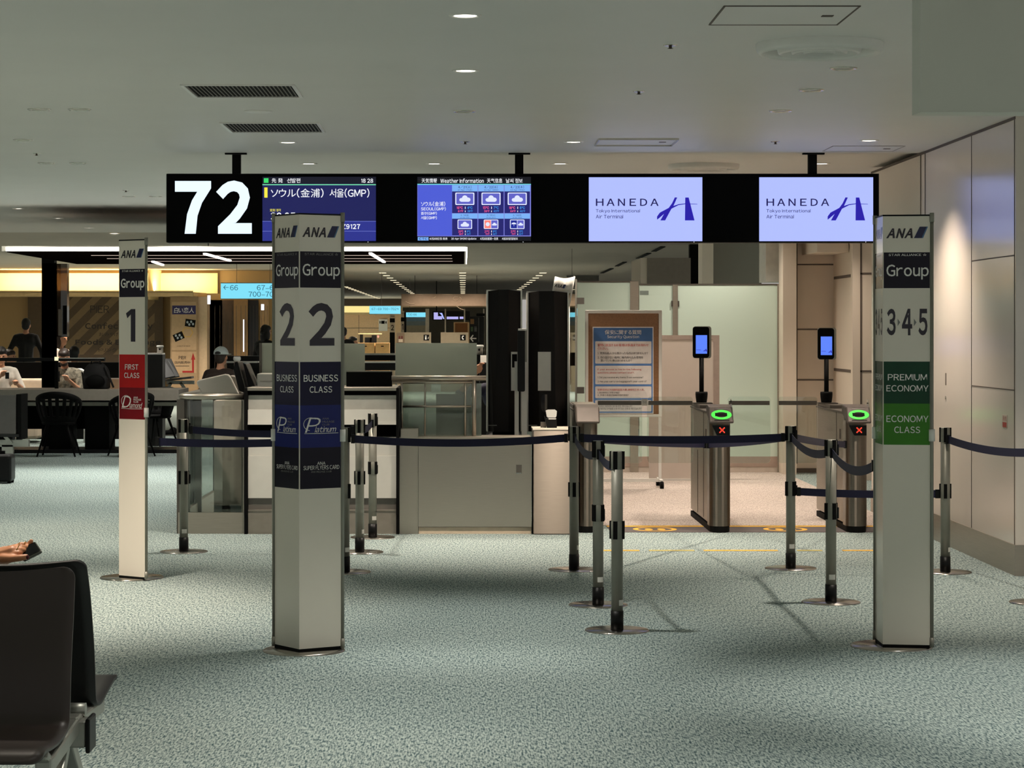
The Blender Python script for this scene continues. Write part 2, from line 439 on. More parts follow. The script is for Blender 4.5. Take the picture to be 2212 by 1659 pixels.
# flush lock plate and a small printed notice on the wall
t = thing('door_lock_plate', 'slim dark lock slot set in the cream wall panel', 'lock', (XW, 16.83, 1.2))
m = MB(); m.box(XW - .004, XW, 16.82, 16.84, Z(832, 16.83), Z(806, 16.83)); m.build('slot', M_joint, t)
m = MB(); m.cyl((XW - .006, 16.83, Z(859, 16.83)), (XW, 16.83, Z(859, 16.83)), .012, n=14); m.build('keyhole', M_chrome, t)
t = thing('wall_notice', 'small white and red notice stuck on cream wall panel', 'sign', (XW, 15.0, 1.0))
m = MB(); fr = Fr((XW - .003, 0, 0), (0, -1, 0), (0, 0, 1))
ya, yb = -15.06, -14.93
m.rect(fr, ya, yb, Z(924, 15), Z(896, 15), 0, .002); m.build('backing', M_wall2, t)
m = MB(); m.rect(fr, ya + .01, yb - .01, Z(923, 15), Z(912, 15), .001)
m.text(fr, '消火栓', ya + .012, yb - .012, Z(909, 15), Z(898, 15), .001); m.build('lettering', mat('red_ink', (170, 50, 40), .5), t)

# bulkhead dropping from the ceiling close to the viewer
m = MB(); m.box(X(1988, 9.0), 5.0, 9.0, 9.165, Z(241, 9.0), CEIL)
m.box(X(1988, 9.0), 5.0, 9.0, 9.165, Z(241, 9.0) - .001, Z(241, 9.0) - .0005)
struct(m.build('wall_bulkhead', mat('bulkhead_paint', (214, 214, 204), .6, var=.01, scale=2)))

# openings past the panelled wall: door recess, bulkhead, glass partition backdrop
m = MB()
m.box(X(1842, 24), 7.0, 24.0, 24.12, .0, FARC); m.box(X(1858, 24), X(1858, 24) + .02, 23.995, 24, 0, FARC, 1)
m.box(X(1858, 24), X(1900, 24), 23.995, 24, Z(593, 24), Z(593, 24) + .02, 1); m.box(X(1858, 24), X(1900, 24), 23.995, 24, Z(804, 24), Z(804, 24) + .02, 1)
struct(m.build('wall_end', [M_wall2, M_joint]))
m = MB(); xs = X(1842, 24)
m.box(xs, xs + .12, 24.12, 25.25, 0, FARC)
for py in (598, 800): m.box(xs - .004, xs, 24.12, 25.2, Z(py + 3, 24.6), Z(py - 3, 24.6) , 1)
struct(m.build('wall_return', [M_wall2, M_joint]))
m = MB(); d = 25.3
m.box(X(1690, d), X(1830, d), d, d + .15, 0, FARC)
for py in (571, 711, 820): m.box(X(1722, d), X(1800, d), d - .006, d, Z(py + 2, d), Z(py - 1, d), 1)
m.box(X(1720, d), X(1722.5, d), d - .006, d, .1, FARC, 1)
m.box(X(1717, d), X(1763, d), d - .02, d, 0, .05, 1)
struct(m.build('wall_recess', [M_wall2, M_joint]))
m = MB(); m.box(X(1735, 25.2), X(1800, 25.2), 24.2, 25.28, Z(551, 25.2), FARC)
struct(m.build('trim_header', M_wall2))
m = MB(); m.box(X(1690, 25), X(1719, 25), 24.95, 25.28, 0, FARC)
struct(m.build('trim_post', M_wall2))
# pale bulkhead over the glass, grey and beige wall blocks further back
m = MB(); m.box(X(1640, 26.2), X(1706, 26.2), 25.62, 26.2, Z(611, 26.2), FARC)
struct(m.build('wall_over_glass', mat('pale_bulkhead_paint', (236, 228, 218), .5)))
m = MB(); m.box(X(1540, 30), X(1645, 30), 30, 30.2, 0, FARC); struct(m.build('wall_grey', M_greyw))
m = MB(); m.box(X(1517, 29.5), X(1541, 29.5), 29.5, 30.0, 0, FARC); struct(m.build('trim_pale_post', M_wall2))
m = MB(); d = 36; m.box(X(1398, d), X(1492, d), d, d + 2, 0, Z(557, d)); m.box(X(1384, d), X(1398, d), d + .02, d + 2, 0, Z(557, d), 1)
struct(m.build('wall_block', [mat('taupe_paint', (136, 126, 116), .6), M_wall2]))
m = MB(); m.box(X(1490, 38), X(1530, 38), 38, 38.2, 0, FARC); struct(m.build('wall_dark_opening', M_blackm))
m = MB(); m.box(X(1225, 60), X(1400, 44), 60, 60.2, 0, FARC); struct(m.build('wall_back', mat('back_wall_paint', (92, 90, 84), .7)))
# wall behind the left seating hall and the next gate
m = MB(); d = 55.0
m.box(X(-60, d), X(605, d), d, d + .3, 0, FARC)
struct(m.build('wall_shops', mat('shop_wall_paint', (170, 138, 92), .6, var=.03, scale=1.0)))
m = MB(); d = 107.0
m.box(X(560, d), X(1080, d), d, d + .3, 0, FARC)
for px in (775,): m.box(X(px, d), X(px + .8, d), d - .01, d, 0, FARC, 1)
m.box(X(740, d), X(850, d), d - .01, d, Z(709, d), Z(708, d), 1)
struct(m.build('wall_next_gate', [mat('next_gate_wall_paint', (226, 190, 148), .6), M_joint]))

# ------------------------------------------------------------------ ceiling fittings
def downlight(lit):
    t = thing('downlight', '', 'ceiling light')
    m = MB(); m.lathe([(.05, .0), (.052, -.004), (.066, -.007), (.074, -.002), (.074, .0)], n=28); m.build('trim_ring', M_chrome if not lit else M_whitem, t)
    m = MB(); m.lathe([(.0, -.002), (.052, -.002), (.052, .0)], n=28); m.build('lens', M_lamp if lit else M_off, t)
    return t
P_on, P_off = downlight(True), downlight(False)
used = set()
def put_light(px, py, lit, label, group, zc=None):
    zc = zc or CEIL
    d = (zc - EYE) * FPX / (CY - py)
    if zc == CEIL and d > 17.8: zc = FARC; d = (zc - EYE) * FPX / (CY - py)
    src = P_on if lit else P_off
    o = src if src.name not in used else copy_tree(src)
    used.add(src.name)
    o.location = (X(px, d), d, zc); tag(o, label, 'ceiling light', group)
    return o
put_light(1005, 33, 1, 'lit downlight highest above the gate hall, brightest of the ceiling', 'lit ceiling downlights')
put_light(1006, 152, 1, 'lit downlight beside the louvred grilles, second brightest', 'lit ceiling downlights')
put_light(622, 307, 1, 'lit downlight just behind the smaller louvred grille', 'lit ceiling downlights')
put_light(1239, 306, 1, 'lit downlight beside the lilac-edged ceiling hatch', 'lit ceiling downlights')
put_light(1877, 303, 1, 'lit downlight near the panelled wall above the sign bar', 'lit ceiling downlights')
for px, wh in ((667, 'above the departure screen'), (938, 'above the weather screen'), (1210, 'between the centre hanger and round diffuser'), (1775, 'beside the hanger nearest the panelled wall')):
    put_light(px, 353, 1, 'lit downlight beyond the ceiling step, ' + wh, 'lit downlights beyond the step')
for i, (px, py) in enumerate(((40, 450), (125, 471), (193, 492), (247, 506))):
    put_light(px, py, 1, 'lit downlight over the seating hall, %s from the viewer' % ('nearest', 'second', 'third', 'fourth')[i], 'seating hall downlights')
for (px, py, lab) in ((85, 236, 'unlit downlight outer of the pair left of the large grille'), (172, 236, 'unlit downlight nearer the large grille of the pair'), (50, 302, 'single unlit downlight at the hall edge, above a black sensor'),
                      (100, 352, 'unlit downlight outer of the pair left of the big 72'), (168, 352, 'unlit downlight inner of the pair left of the big 72'), (278, 424, 'unlit downlight just left of the big 72'), (336, 424, 'unlit downlight touching the end of the sign bar'),
                      (1003, 240, 'unlit downlight in line with the two bright centre lights'), (1822, 147, 'larger unlit downlight beside the round air diffuser'), (1753, 194, 'small unlit downlight between two others by the diffuser'), (1686, 239, 'unlit downlight with bright rim above the sign bar')):
    put_light(px, py, 0, lab, 'unlit ceiling downlights')
for i, (px, py) in enumerate(((2000, 0),)): pass

def grille(x0, x1, ya, yb, label):
    d0 = (CEIL - EYE) * FPX / (CY - ya); d1 = (CEIL - EYE) * FPX / (CY - yb)   # far, near (smaller y = nearer)
    t = thing('ceiling_grille', label, 'air vent', (0, 0, 0), 'louvred ceiling grilles')
    xa, xb = x0, x1; y0, y1 = min(d0, d1), max(d0, d1)
    t.location = ((xa + xb) / 2, (y0 + y1) / 2, CEIL)
    m = MB(); fr = Fr((0, 0, CEIL), (1, 0, 0), (0, -1, 0))
    m.ring(fr, (xa - .02, xb + .02, -y1 - .02, -y0 + .02), (xa, xb, -y1, -y0), .008, .008); m.build('frame', M_whitem, t)
    m = MB(); m.box(xa, xb, y0, y1, CEIL - .001, CEIL); m.build('duct_opening', M_blackm, t)
    m = MB(); n = 26
    for i in range(n):
        x = xa + (xb - xa) * (i + .5) / n; w = (xb - xa) / n
        m.add([(x - w * .32, y0, CEIL - .004), (x - w * .32, y1, CEIL - .004), (x + w * .12, y1, CEIL - .006), (x + w * .12, y0, CEIL - .006)], [(0, 1, 2, 3), (3, 2, 1, 0)])
    m.build('slat', mat('slat_grey', (150, 146, 138), .5), t)
    return t
grille(X(402, 12.9), X(632, 12.9), 183, 208, 'larger louvred ceiling grille above the gate number')
grille(X(492, 15.5), X(690, 15.5), 265, 284, 'smaller louvred ceiling grille nearer the sign bar')

def diffuser(px, py, rpx, label):
    zc = CEIL; d = (zc - EYE) * FPX / (CY - py)
    if d > 17.8: zc = FARC; d = (zc - EYE) * FPX / (CY - py)
    R = rpx / FPX * d
    t = thing('round_diffuser', label, 'air vent', (X(px, d), d, zc), 'round ceiling diffusers')
    c = t.location
    m = MB(); m.lathe([(R * .84, -.001), (R * .85, -.03), (R * .93, -.05), (R * .99, -.03), (R, 0)], c, 48); m.build('outer_ring', M_whitem, t)
    for i, k in enumerate((.62, .42, .24)):
        m = MB(); m.lathe([(R * k * .86, -.003), (R * k * .96, -.05), (R * k * 1.04, -.045), (R * k * 1.1, -.003)], c, 40); m.build('cone', M_whitem, t)
    m = MB(); m.lathe([(0, -.002), (R * .87, -.002)], c, 40); m.build('duct_opening', mat('duct_grey', (128, 122, 114), .6), t)
diffuser(1770, 95, 137, 'large round air diffuser with rings near the bulkhead')
diffuser(1520, 356, 77, 'round air diffuser seen just above the black sign bar')

def hatch(pts, label, rim, depth=.004):
    t = thing('ceiling_hatch', label, 'access panel', (0, 0, 0), 'ceiling access hatches')
    P = []
    for (px, py) in pts:
        d = (CEIL - EYE) * FPX / (CY - py); P.append((X(px, d), d))
    xa, xb = sum(p[0] for p in P[::3]) / 2, sum(p[0] for p in P[1:3]) / 2; y0, y1 = (P[0][1] + P[1][1]) / 2, (P[2][1] + P[3][1]) / 2
    t.location = ((xa + xb) / 2, (y0 + y1) / 2, CEIL)
    m = MB(); fr = Fr((0, 0, CEIL), (1, 0, 0), (0, -1, 0)); g = .008
    m.ring(fr, (xa, xb, -y1, -y0), (xa + g, xb - g, -y1 + g, -y0 - g), depth, depth); m.build('frame', rim, t)
    m = MB(); m.box(xa + g, xb - g, y0 + g, y1 - g, CEIL - .002, CEIL); m.build('panel', M_ceil, t)
    m = MB(); m.box(xb - .12, xb - .07, (y0 + y1) / 2 - .02, (y0 + y1) / 2 + .02, CEIL - .005, CEIL); m.build('latch', M_joint, t)
hatch(((1562, 14), (1866, 10), (1806, 53), (1531, 53)), 'large ceiling access hatch with thin dark outline beside the bulkhead', M_joint)
hatch(((1290, 299), (1466, 299), (1452, 313), (1287, 313)), 'small metal-rimmed ceiling hatch above the airport logo screen', M_chrome, .012)
hatch(((1795, 315), (1950, 315), (1935, 326), (1780, 326)), 'faint ceiling hatch near the panelled wall', mat('faint_joint', (170, 164, 156), .7))
def sprinkler(px, py, label):
    d = (CEIL - EYE) * FPX / (CY - py)
    t = thing('sprinkler', label, 'sprinkler', (X(px, d), d, CEIL), 'ceiling sprinklers and sensors'); c = t.location
    m = MB(); m.lathe([(.0, -.003), (.03, -.004), (.036, 0)], c, 18); m.build('plate', M_chrome, t)
    m = MB(); m.lathe([(.008, -.003), (.008, -.016), (.016, -.018), (.0, -.02)], c, 12); m.build('head', M_joint, t)
for px, py, w_ in ((1448, 97, 'nearest the large round diffuser'), (1380, 197, 'second from the large round diffuser'), (1675, 306, 'close to the lit downlight by the panelled wall'), (1005, 306, 'in line with the centre downlights'), (79, 331, 'alone near the hall edge'), (272, 411, 'just left of the gate number')):
    sprinkler(px, py, 'small ceiling sprinkler ' + w_)
d = (CEIL - EYE) * FPX / (CY - 240)
t = thing('ceiling_speaker', 'round white ceiling speaker between the two louvred grilles', 'speaker', (X(558, d), d, CEIL))
m = MB(); m.lathe([(.0, -.008), (.075, -.008), (.09, -.004), (.09, 0)], t.location, 28); m.build('grille', M_whitem, t)
# ------------------------------------------------------------------ overhead sign bar
SD = 17.75
fr = Front(SD)
sign = thing('overhead_sign', 'long black overhead sign bar with gate number 72 and four lit screens', 'sign', (X(1128, SD), SD, Z(524, SD)))
m = MB(); m.prect(fr, 359, 375, 1897, 524, 0, .16); m.build('housing', M_jet, sign, bevel=.006)
m = MB(); m.prect(fr, 1887, 375, 1899, 524, -.005, .17); m.build('end_cap', M_black, sign)
for px in (509, 1122, 1758):
    m = MB(); m.prect(fr, px - 9, 330, px + 9, 378, -.05, .06)
    h = m.build('hanger', M_blackm, sign)
    m = MB(); x = X(px, SD); m.box(x - .085, x + .085, SD + .0, SD + .045, CEIL - .012, CEIL)
    m.box(x - .033, x + .033, SD + .05, SD + .11, CEIL - .012, FARC)
    m.build('ceiling_plate', M_blackm, h)
E_white = emit('screen_white', (248, 250, 255), 1.0)
E_num = emit('gate_number_light', (226, 243, 255), 1.15)
m = MB(); m.ptext(fr, '7', 378, 391, 456, 505, .003, 0, .045); m.ptext(fr, '2', 467, 390, 544, 505, .003, 0, .045)
m.build('gate_number', E_num, sign)
# departure screen
E_navy = emit('screen_navy', (22, 26, 88), 1.0); E_navy2 = emit('screen_navy_dark', (10, 10, 34), 1.0); E_blue = emit('screen_blue_band', (40, 48, 140), 1.0)
E_green = emit('screen_green', (60, 220, 110), 1.0); E_mint = emit('screen_mint', (120, 230, 170), 1.0); E_yel = emit('screen_yellow', (248, 236, 70), 1.0)
m = MB(); m.prect(fr, 567, 382, 812, 521, .002, .004, 0); m.prect(fr, 567, 382, 812, 397, .003, 0, 1); m.prect(fr, 567, 478, 812, 499, .003, 0, 2); m.prect(fr, 567, 500, 812, 520, .003, 0, 2)
s1 = m.build('departure_screen', [E_navy, E_navy2, E_blue], sign)
m = MB(); m.prect(fr, 570, 385, 580, 395, .004, 0, 0); m.prect(fr, 567, 398, 812, 400, .004, 0, 1); m.prect(fr, 571, 405, 578, 427, .004, 0, 2); m.prect(fr, 567, 477.5, 812, 478.5, .004, 0, 3); m.prect(fr, 567, 499, 812, 500, .004, 0, 3)
m.ptext(fr, '定刻 정각', 583, 451, 607, 457, .004, 2, .02)
m.build('screen_mark', [E_green, E_mint, E_yel, emit('screen_line', (110, 120, 200), 1.0)], s1)
m = MB()
m.ptext(fr, '先 発', 587, 385, 611, 395, .004, 0, .02); m.ptext(fr, '선발편', 620, 385, 649, 395, .004, 0, .02); m.ptext(fr, '18 28', 780, 386, 806, 395, .004, 0, .02)
m.ptext(fr, 'ソウル(金浦)', 585, 407, 699, 427, .004, 0, .012); m.ptext(fr, '서울(GMP)', 712, 407, 798, 427, .004, 0, .012)
m.ptext(fr, '20 05', 585, 459, 638, 474, .004, 0, .03); m.ptext(fr, 'OZ9127', 728, 484, 778, 495, .004, 0, .025)
m.build('lettering', E_white, s1)
# weather screen
E_wb = emit('weather_blue', (76, 92, 214), 1.0); E_wd = emit('weather_dark', (30, 30, 110), 1.0); E_wl = emit('weather_light', (122, 178, 246), 1.0)
E_frame = emit('weather_line', (122, 124, 214), 1.0); E_cyan = emit('weather_cyan', (110, 224, 230), 1.0); E_pink = emit('weather_pink', (255, 96, 150), 1.0); E_sky = emit('weather_sky', (60, 150, 240), 1.0)
E_ico = emit('icon_blue', (96, 98, 200), 1.0); E_icw = emit('icon_white', (226, 232, 255), 1.0); E_org = emit('icon_coral', (255, 132, 120), 1.0); E_dk = emit('icon_dark', (18, 36, 150), 1.0)
def wy(y): return 360 + y / 5.53
def wx(x): return 850 + x / 5.53
m = MB(); m.prect(fr, wx(285), wy(122), wx(1642), wy(885), .002, .004, 3); m.prect(fr, wx(285), wy(215), wx(1642), wy(833), .003, 0, 2)
m.prect(fr, wx(290), wy(219), wx(698), wy(826), .0035, 0, 0)
for k in range(3):
    a = 700 + k * 313
    m.prect(fr, wx(a), wy(296), wx(a + 303), wy(556), .0035, 0, 1); m.prect(fr, wx(a), wy(622), wx(a + 303), wy(822), .0035, 0, 1)
s2 = m.build('weather_screen', [E_wb, E_wd, E_frame, emit('screen_off_black', (8, 8, 22), 1.0)], sign)
m = MB(); m.prect(fr, wx(285), wy(206), wx(1642), wy(217), .004, 0, 1)
for k in range(3):
    a = 700 + k * 313
    m.prect(fr, wx(a), wy(222), wx(a + 305), wy(296), .004, 0, 0); m.prect(fr, wx(a), wy(560), wx(a + 305), wy(622), .004, 0, 0)
    c = a + 152
    m.prect(fr, wx(c - 114), wy(310), wx(c + 114), wy(458), .0045, 0, 2, r=.008); m.prect(fr, wx(c - 101), wy(321), wx(c + 101), wy(447), .005, 0, 3, r=.006)
    m.prect(fr, wx(c - 87), wy(632), wx(c + 87), wy(745), .0045, 0, 2, r=.008)
    if k == 0: m.prect(fr, wx(c - 77), wy(641), wx(c + 77), wy(737), .005, 0, 3, r=.006)
    else:
        m.prect(fr, wx(c - 77), wy(641), wx(c - 3), wy(737), .005, 0, 4 if k == 1 else 5); m.prect(fr, wx(c + 3), wy(641), wx(c + 77), wy(737), .005, 0, 3)
    def cloud(cx, cy, q):
        for (ox, oy, rx, ry) in ((-40, 12, 26, 22), (0, -6, 34, 36), (38, 10, 30, 26)):
            u, v = fr.uv(wx(cx + ox * q), wy(cy + oy * q)); m.oval(fr, u, v, rx * q / 5.53 / FPX * SD, ry * q / 5.53 / FPX * SD, .0055 + oy * 1e-6, 0, 2, 18)
        m.prect(fr, wx(cx - 44 * q), wy(cy + 6 * q), wx(cx + 44 * q), wy(cy + 35 * q), .0056, 0, 2)
    cloud(c, 385, 1.0)
    if k == 0: cloud(c, 690, .75)
    else:
        cloud(c + 40, 688, .45)
        u, v = fr.uv(wx(c - 40), wy(688)); q = 1 / 5.53 / FPX * SD
        if k == 1: m.oval(fr, u, v, 24 * q, 24 * q, .0055, 0, 2)
        else:
            m.poly(fr, [(u - 30 * q, v), (u - 22 * q, v + 15 * q), (u, v + 22 * q), (u + 22 * q, v + 15 * q), (u + 30 * q, v)], .0055, 0, 2); m.rect(fr, u - 2 * q, u + 2 * q, v - 24 * q, v, .0055, 0, 2)
m.prect(fr, wx(290), wy(842), wx(418), wy(882), .004, 0, 0)
m.build('weather_icon', [E_wl, E_cyan, E_icw, E_ico, E_org, E_dk], s2)
m = MB()
m.ptext(fr, '天気情報', wx(336), wy(140), wx(520), wy(194), .004, 0, .02); m.ptext(fr, 'Weather Information', wx(560), wy(142), wx(1078), wy(195), .004, 0, .014)
m.ptext(fr, '天气信息', wx(1117), wy(140), wx(1300), wy(194), .004, 0, .02); m.ptext(fr, '날씨 정보', wx(1343), wy(142), wx(1542), wy(195), .004, 0, .02)
m.ptext(fr, 'ソウル(金浦)', wx(328), wy(416), wx(618), wy(474), .005, 0, .015); m.ptext(fr, 'SEOUL(GMP)', wx(328), wy(482), wx(625), wy(527), .005, 0, .01)
m.ptext(fr, '首尔(GMP)', wx(328), wy(538), wx(518), wy(578), .005, 0, .015); m.ptext(fr, '서울(GMP)', wx(328), wy(590), wx(518), wy(632), .005, 0, .015)
m.ptext(fr, '4月20日(月) 発表', wx(430), wy(846), wx(645), wy(876), .005, 0, .02); m.ptext(fr, '20 Apr (MON) Update', wx(690), wy(847), wx(990), wy(877), .005, 0, .02)
m.ptext(fr, '4月20日星期一发表', wx(1035), wy(846), wx(1250), wy(876), .005, 0, .02); m.ptext(fr, '4월20일(월)발표', wx(1295), wy(846), wx(1485), wy(876), .005, 0, .02)
hi = ('16℃', '15℃', '18℃'); lo = ('4℃', '7℃', '8℃'); hf = ('61°F', '59°F', '64°F'); lf = ('39°F', '45°F', '46°F')
hi2 = ('20℃', '21℃', '21℃'); lo2 = ('9℃', '9℃', '10℃'); hf2 = ('68°F', '70°F', '70°F'); lf2 = ('48°F', '48°F', '50°F')
dd = ('4/21(火)', '4/22(水)', '4/23(木)'); de = ('21 Apr (TUE)', '22 Apr (WED)', '23 Apr (THU)'); d2 = ('4/24(金)', '4/25(土)', '4/26(日)'); e2 = ('24 Apr (FRI)', '25 Apr (SAT)', '26 Apr (SUN)')
for k in range(3):
    a = 700 + k * 313
    m.ptext(fr, hi[k], wx(a + 54), wy(475), wx(a + 128), wy(508), .005, 2, .02); m.ptext(fr, lo[k], wx(a + 182), wy(475), wx(a + 244), wy(508), .005, 3, .02)
    m.ptext(fr, hf[k], wx(a + 70), wy(520), wx(a + 134), wy(545), .005, 2, .02); m.ptext(fr, lf[k], wx(a + 182), wy(520), wx(a + 248), wy(545), .005, 3, .02)
    m.ptext(fr, hi2[k], wx(a + 74), wy(760), wx(a + 134), wy(788), .005, 2, .02); m.ptext(fr, lo2[k], wx(a + 174), wy(760), wx(a + 220), wy(788), .005, 3, .02)
    m.ptext(fr, hf2[k], wx(a + 84), wy(796), wx(a + 134), wy(816), .005, 2, .02); m.ptext(fr, lf2[k], wx(a + 174), wy(796), wx(a + 222), wy(816), .005, 3, .02)
    for (ya, yb) in ((477, 506), (524, 544), (762, 786), (798, 816)): m.prect(fr, wx(a + 154), wy(ya), wx(a + 161), wy(yb), .005, 0, 0)
    m.ptext(fr, dd[k], wx(a + 72), wy(228), wx(a + 232), wy(262), .005, 1, .012); m.ptext(fr, de[k], wx(a + 68), wy(270), wx(a + 240), wy(290), .005, 1, .01)
    m.ptext(fr, d2[k], wx(a + 102), wy(570), wx(a + 200), wy(590), .005, 1, .01); m.ptext(fr, e2[k], wx(a + 96), wy(600), wx(a + 208), wy(616), .005, 1, .01)
m.ptext(fr, 'CTC', wx(306), wy(848), wx(404), wy(876), .005, 1, .03)
m.build('lettering', [E_white, E_wd, E_pink, E_sky], s2)
# two airport screens
E_scr = emit('airport_screen', (172, 185, 255), 1.08); E_logo = emit('airport_logo_blue', (34, 20, 168), 1.0); E_ink = emit('airport_ink', (26, 22, 84), 1.0)
LOGO1 = [(725, 217), (708, 216), (688, 258), (665, 290), (603, 323), (583, 350), (583, 373), (600, 360), (632, 332), (606, 378), (640, 378), (684, 296), (733, 271), (782, 263), (782, 258), (735, 264), (698, 276)]
LOGO2 = [(781, 217), (805, 217), (846, 378), (779, 378)]
LOGO3 = [(806, 259), (866, 262), (866, 265), (806, 263)]
for (x0, x1, off) in ((1272, 1517, 0.0), (1640, 1886, 368.4)):
    m = MB(); m.prect(fr, x0, 383, x1, 521, .003, .005); sc_ = m.build('airport_screen', E_scr, sign)
    q = lambda L: [(1240 + x / 3.253 + off, 360 + y / 3.253) for (x, y) in L]
    m = MB(); m.ppoly(fr, q(LOGO1), .005); m.ppoly(fr, q(LOGO2), .005); m.ppoly(fr, q(LOGO3), .005); m.build('bridge_logo', E_logo, sc_)
    m = MB(); tx = 1240 + 153 / 3.253 + off
    for i, ch in enumerate('HANEDA'):
        xa = (153, 228, 308, 390, 464, 536)[i]; xb = (207, 285, 358, 436, 514, 594)[i]
        m.ptext(fr, ch, 1240 + xa / 3.253 + off, 360 + 225 / 3.253, 1240 + xb / 3.253 + off, 360 + 276 / 3.253, .005, 0, .014)
    m.ptext(fr, 'Tokyo International', tx, 360 + 298 / 3.253, 1240 + 463 / 3.253 + off, 360 + 328 / 3.253, .005, 0, .008)
    m.ptext(fr, 'Air Terminal', tx, 360 + 338 / 3.253, 1240 + 345 / 3.253 + off, 360 + 364 / 3.253, .005, 0, .008)
    m.build('lettering', E_ink, sc_)
for px in (795, 1130, 1499, 1870):
    m = MB(); u, v = fr.uv(px, 523); m.oval(fr, u, v + .001, .003, .003, .004); m.build('indicator_light', E_white, sign)

# ------------------------------------------------------------------ boarding group pylons
FA, ZB, ZT = .235, .022, 2.165
M_pw = mat('pylon_white', (234, 226, 212), .16, var=.01, scale=3, spec=.5)
INK = {'black': mat('band_black', (20, 18, 34), .16, spec=.22), 'ink': mat('logo_ink', (26, 22, 34), .2), 'navy': mat('tail_navy', (14, 26, 70), .2), 'sky': mat('tail_sky', (70, 110, 150), .2),
       'white': mat('print_white', (236, 234, 230), .3), 'grey': mat('print_grey', (120, 120, 116), .3), 'num': mat('number_ink', (24, 20, 36), .2),
       'red': mat('band_red', (182, 22, 20), .2, spec=.22), 'dred': mat('band_dark_red', (112, 14, 22), .2, spec=.22), 'dnavy': mat('band_dark_navy', (16, 18, 52), .16, spec=.22), 'blue': mat('band_navy_blue', (24, 36, 104), .16, spec=.22),
       'dgreen': mat('band_dark_green', (16, 66, 44), .16, spec=.22), 'green': mat('band_green', (62, 128, 34), .16, spec=.22)}
def logo(m, fr, u0, u1, za, zb, mi_ink, mi_navy, mi_sky, k=1.0):
    """airline mark: slanted letters and a two tone tail flash"""
    w = u1 - u0; h = zb - za
    m.text(fr, 'ANA', u0, u0 + w * .635, za, za + h * .86, .0012 * k, mi_ink, .04, .3)
    m.poly(fr, [(u0 + w * .665, za), (u0 + w * .848, za), (u0 + w * .968, zb), (u0 + w * .802, zb)], .001 * k, 0, mi_navy)
    m.poly(fr, [(u0 + w * .848, za), (u0 + w * .883, za), (u0 + w, zb), (u0 + w * .968, zb)], .001 * k, 0, mi_sky)
def pylon(label, cx, d, thR, thL, style, faces):
    t = thing('group_pylon', label, 'sign pylon', (X(cx, d), d, 0), 'boarding group pylons')
    C = Vector((X(cx, d), d, 0))
    R = C + Vector((FA * math.cos(math.radians(thR)), FA * math.sin(math.radians(thR)), 0))
    L = C + Vector((-FA * math.cos(math.radians(thL)), FA * math.sin(math.radians(thL)), 0))
    m = MB()   # three sided column: two printed faces and a dark back
    vs = [(p.x, p.y, z) for z in (ZB, ZT) for p in (L, C, R)]
    m.add(vs, [(0, 1, 4, 3), (1, 2, 5, 4)], 0); m.add(vs, [(2, 0, 3, 5), (3, 4, 5), (0, 2, 1)], 1)
    m.build('panel', [M_pw, M_blackm], t)
    m = MB(); mid = (L + R + C) / 3
    cap = [mid + (p - mid) * 1.01 for p in (L, C, R)]
    m.add([(p.x, p.y, z) for z in (ZT, ZT + .008) for p in cap], [(0, 2, 1), (3, 4, 5), (0, 1, 4, 3), (1, 2, 5, 4), (2, 0, 3, 5)]); m.build('top_cap', M_black, t)
    m = MB(); m.add([(p.x, p.y, z) for z in (.008, ZB) for p in (L, C, R)], [(0, 2, 1), (3, 4, 5), (0, 1, 4, 3), (1, 2, 5, 4), (2, 0, 3, 5)]); m.build('foot', M_blackm, t)
    m = MB(); c0 = (L + R) / 2 * .5 + C * .5 + Vector((0, .03, 0)); m.lathe([(0, .008), (.2, .008), (.205, .003), (.205, 0)], c0, 40); m.build('base_plate', M_base, t)
    for p, other in ((R, C), (L, C)):
        dirv = (p - other).normalized(); q = p + dirv * .006
        m = MB(); m.cyl((q.x, q.y, .02), (q.x, q.y, ZT + .012), .009, n=12); e = m.build('edge_profile', M_alu, t)
        m = MB(); m.cyl((q.x, q.y, ZT - .03), (q.x, q.y, ZT + .016), .0115, n=12); m.build('end_clip', M_alu, e)
        m = MB(); m.cyl((q.x, q.y, .012), (q.x, q.y, .06), .0115, n=12); m.build('end_clip', M_alu, e)
        m = MB(); m.cyl((q.x, q.y, 1.04), (q.x, q.y, 1.1), .015, n=14); m.build('belt_latch', M_whitem, e)
    def face(O, A, B):
        fr = Fr((A.x, A.y, 0), (B - A), (0, 0, 1)); a = FA
        names = ('band', 'lettering')
        mm = ['black', 'ink', 'navy', 'sky', 'white', 'grey', 'num'] + [s_[0] for s_ in style['bands']]
        mats = [INK[k] for k in mm]
        m = MB(); m.rect(fr, .004, a - .004, 1.805, 1.984, .0006, 0, 0); m.build('colour_band', mats, t)
        for i, (c, za, zb) in enumerate(style['bands']):
            m = MB(); m.rect(fr, .004, a - .004, za, zb, .0006, 0, 7 + i); m.build('colour_band', mats, t)
        m = MB(); logo(m, fr, a * .07, a * .945, 2.055, 2.112, 1, 2, 3); m.build('airline_logo', mats, t)
        m = MB()
        m.text(fr, 'STAR ALLIANCE ☆', a * .12, a * .92, 1.965, 1.979, .0012, 5 if style.get('dim') else 4, .01)
        m.text(fr, 'Group', a * .075, a * .96, 1.848, 1.923, .0012, 4, .012 if not style.get('bold') else .03)
        for (s_, u0, u1, za, zb, ink, b, sh) in style['text']:
            m.text(fr, s_, a * u0, a * u1, za, zb, .0012, mm.index(ink), b, sh)
        for pts in style.get('arrows', ()): m.poly(fr, [(a * u, z) for u, z in pts], .0012, 0, 5)
        for pts in style.get('strokes', ()): m.tube([fr.p(a * u, z, .001) for u, z in pts], .0016, 5, 4)
        m.build('lettering', mats, t)
    if 'R' in faces: face(None, C, R)
    if 'L' in faces: face(None, L, C)
    return t
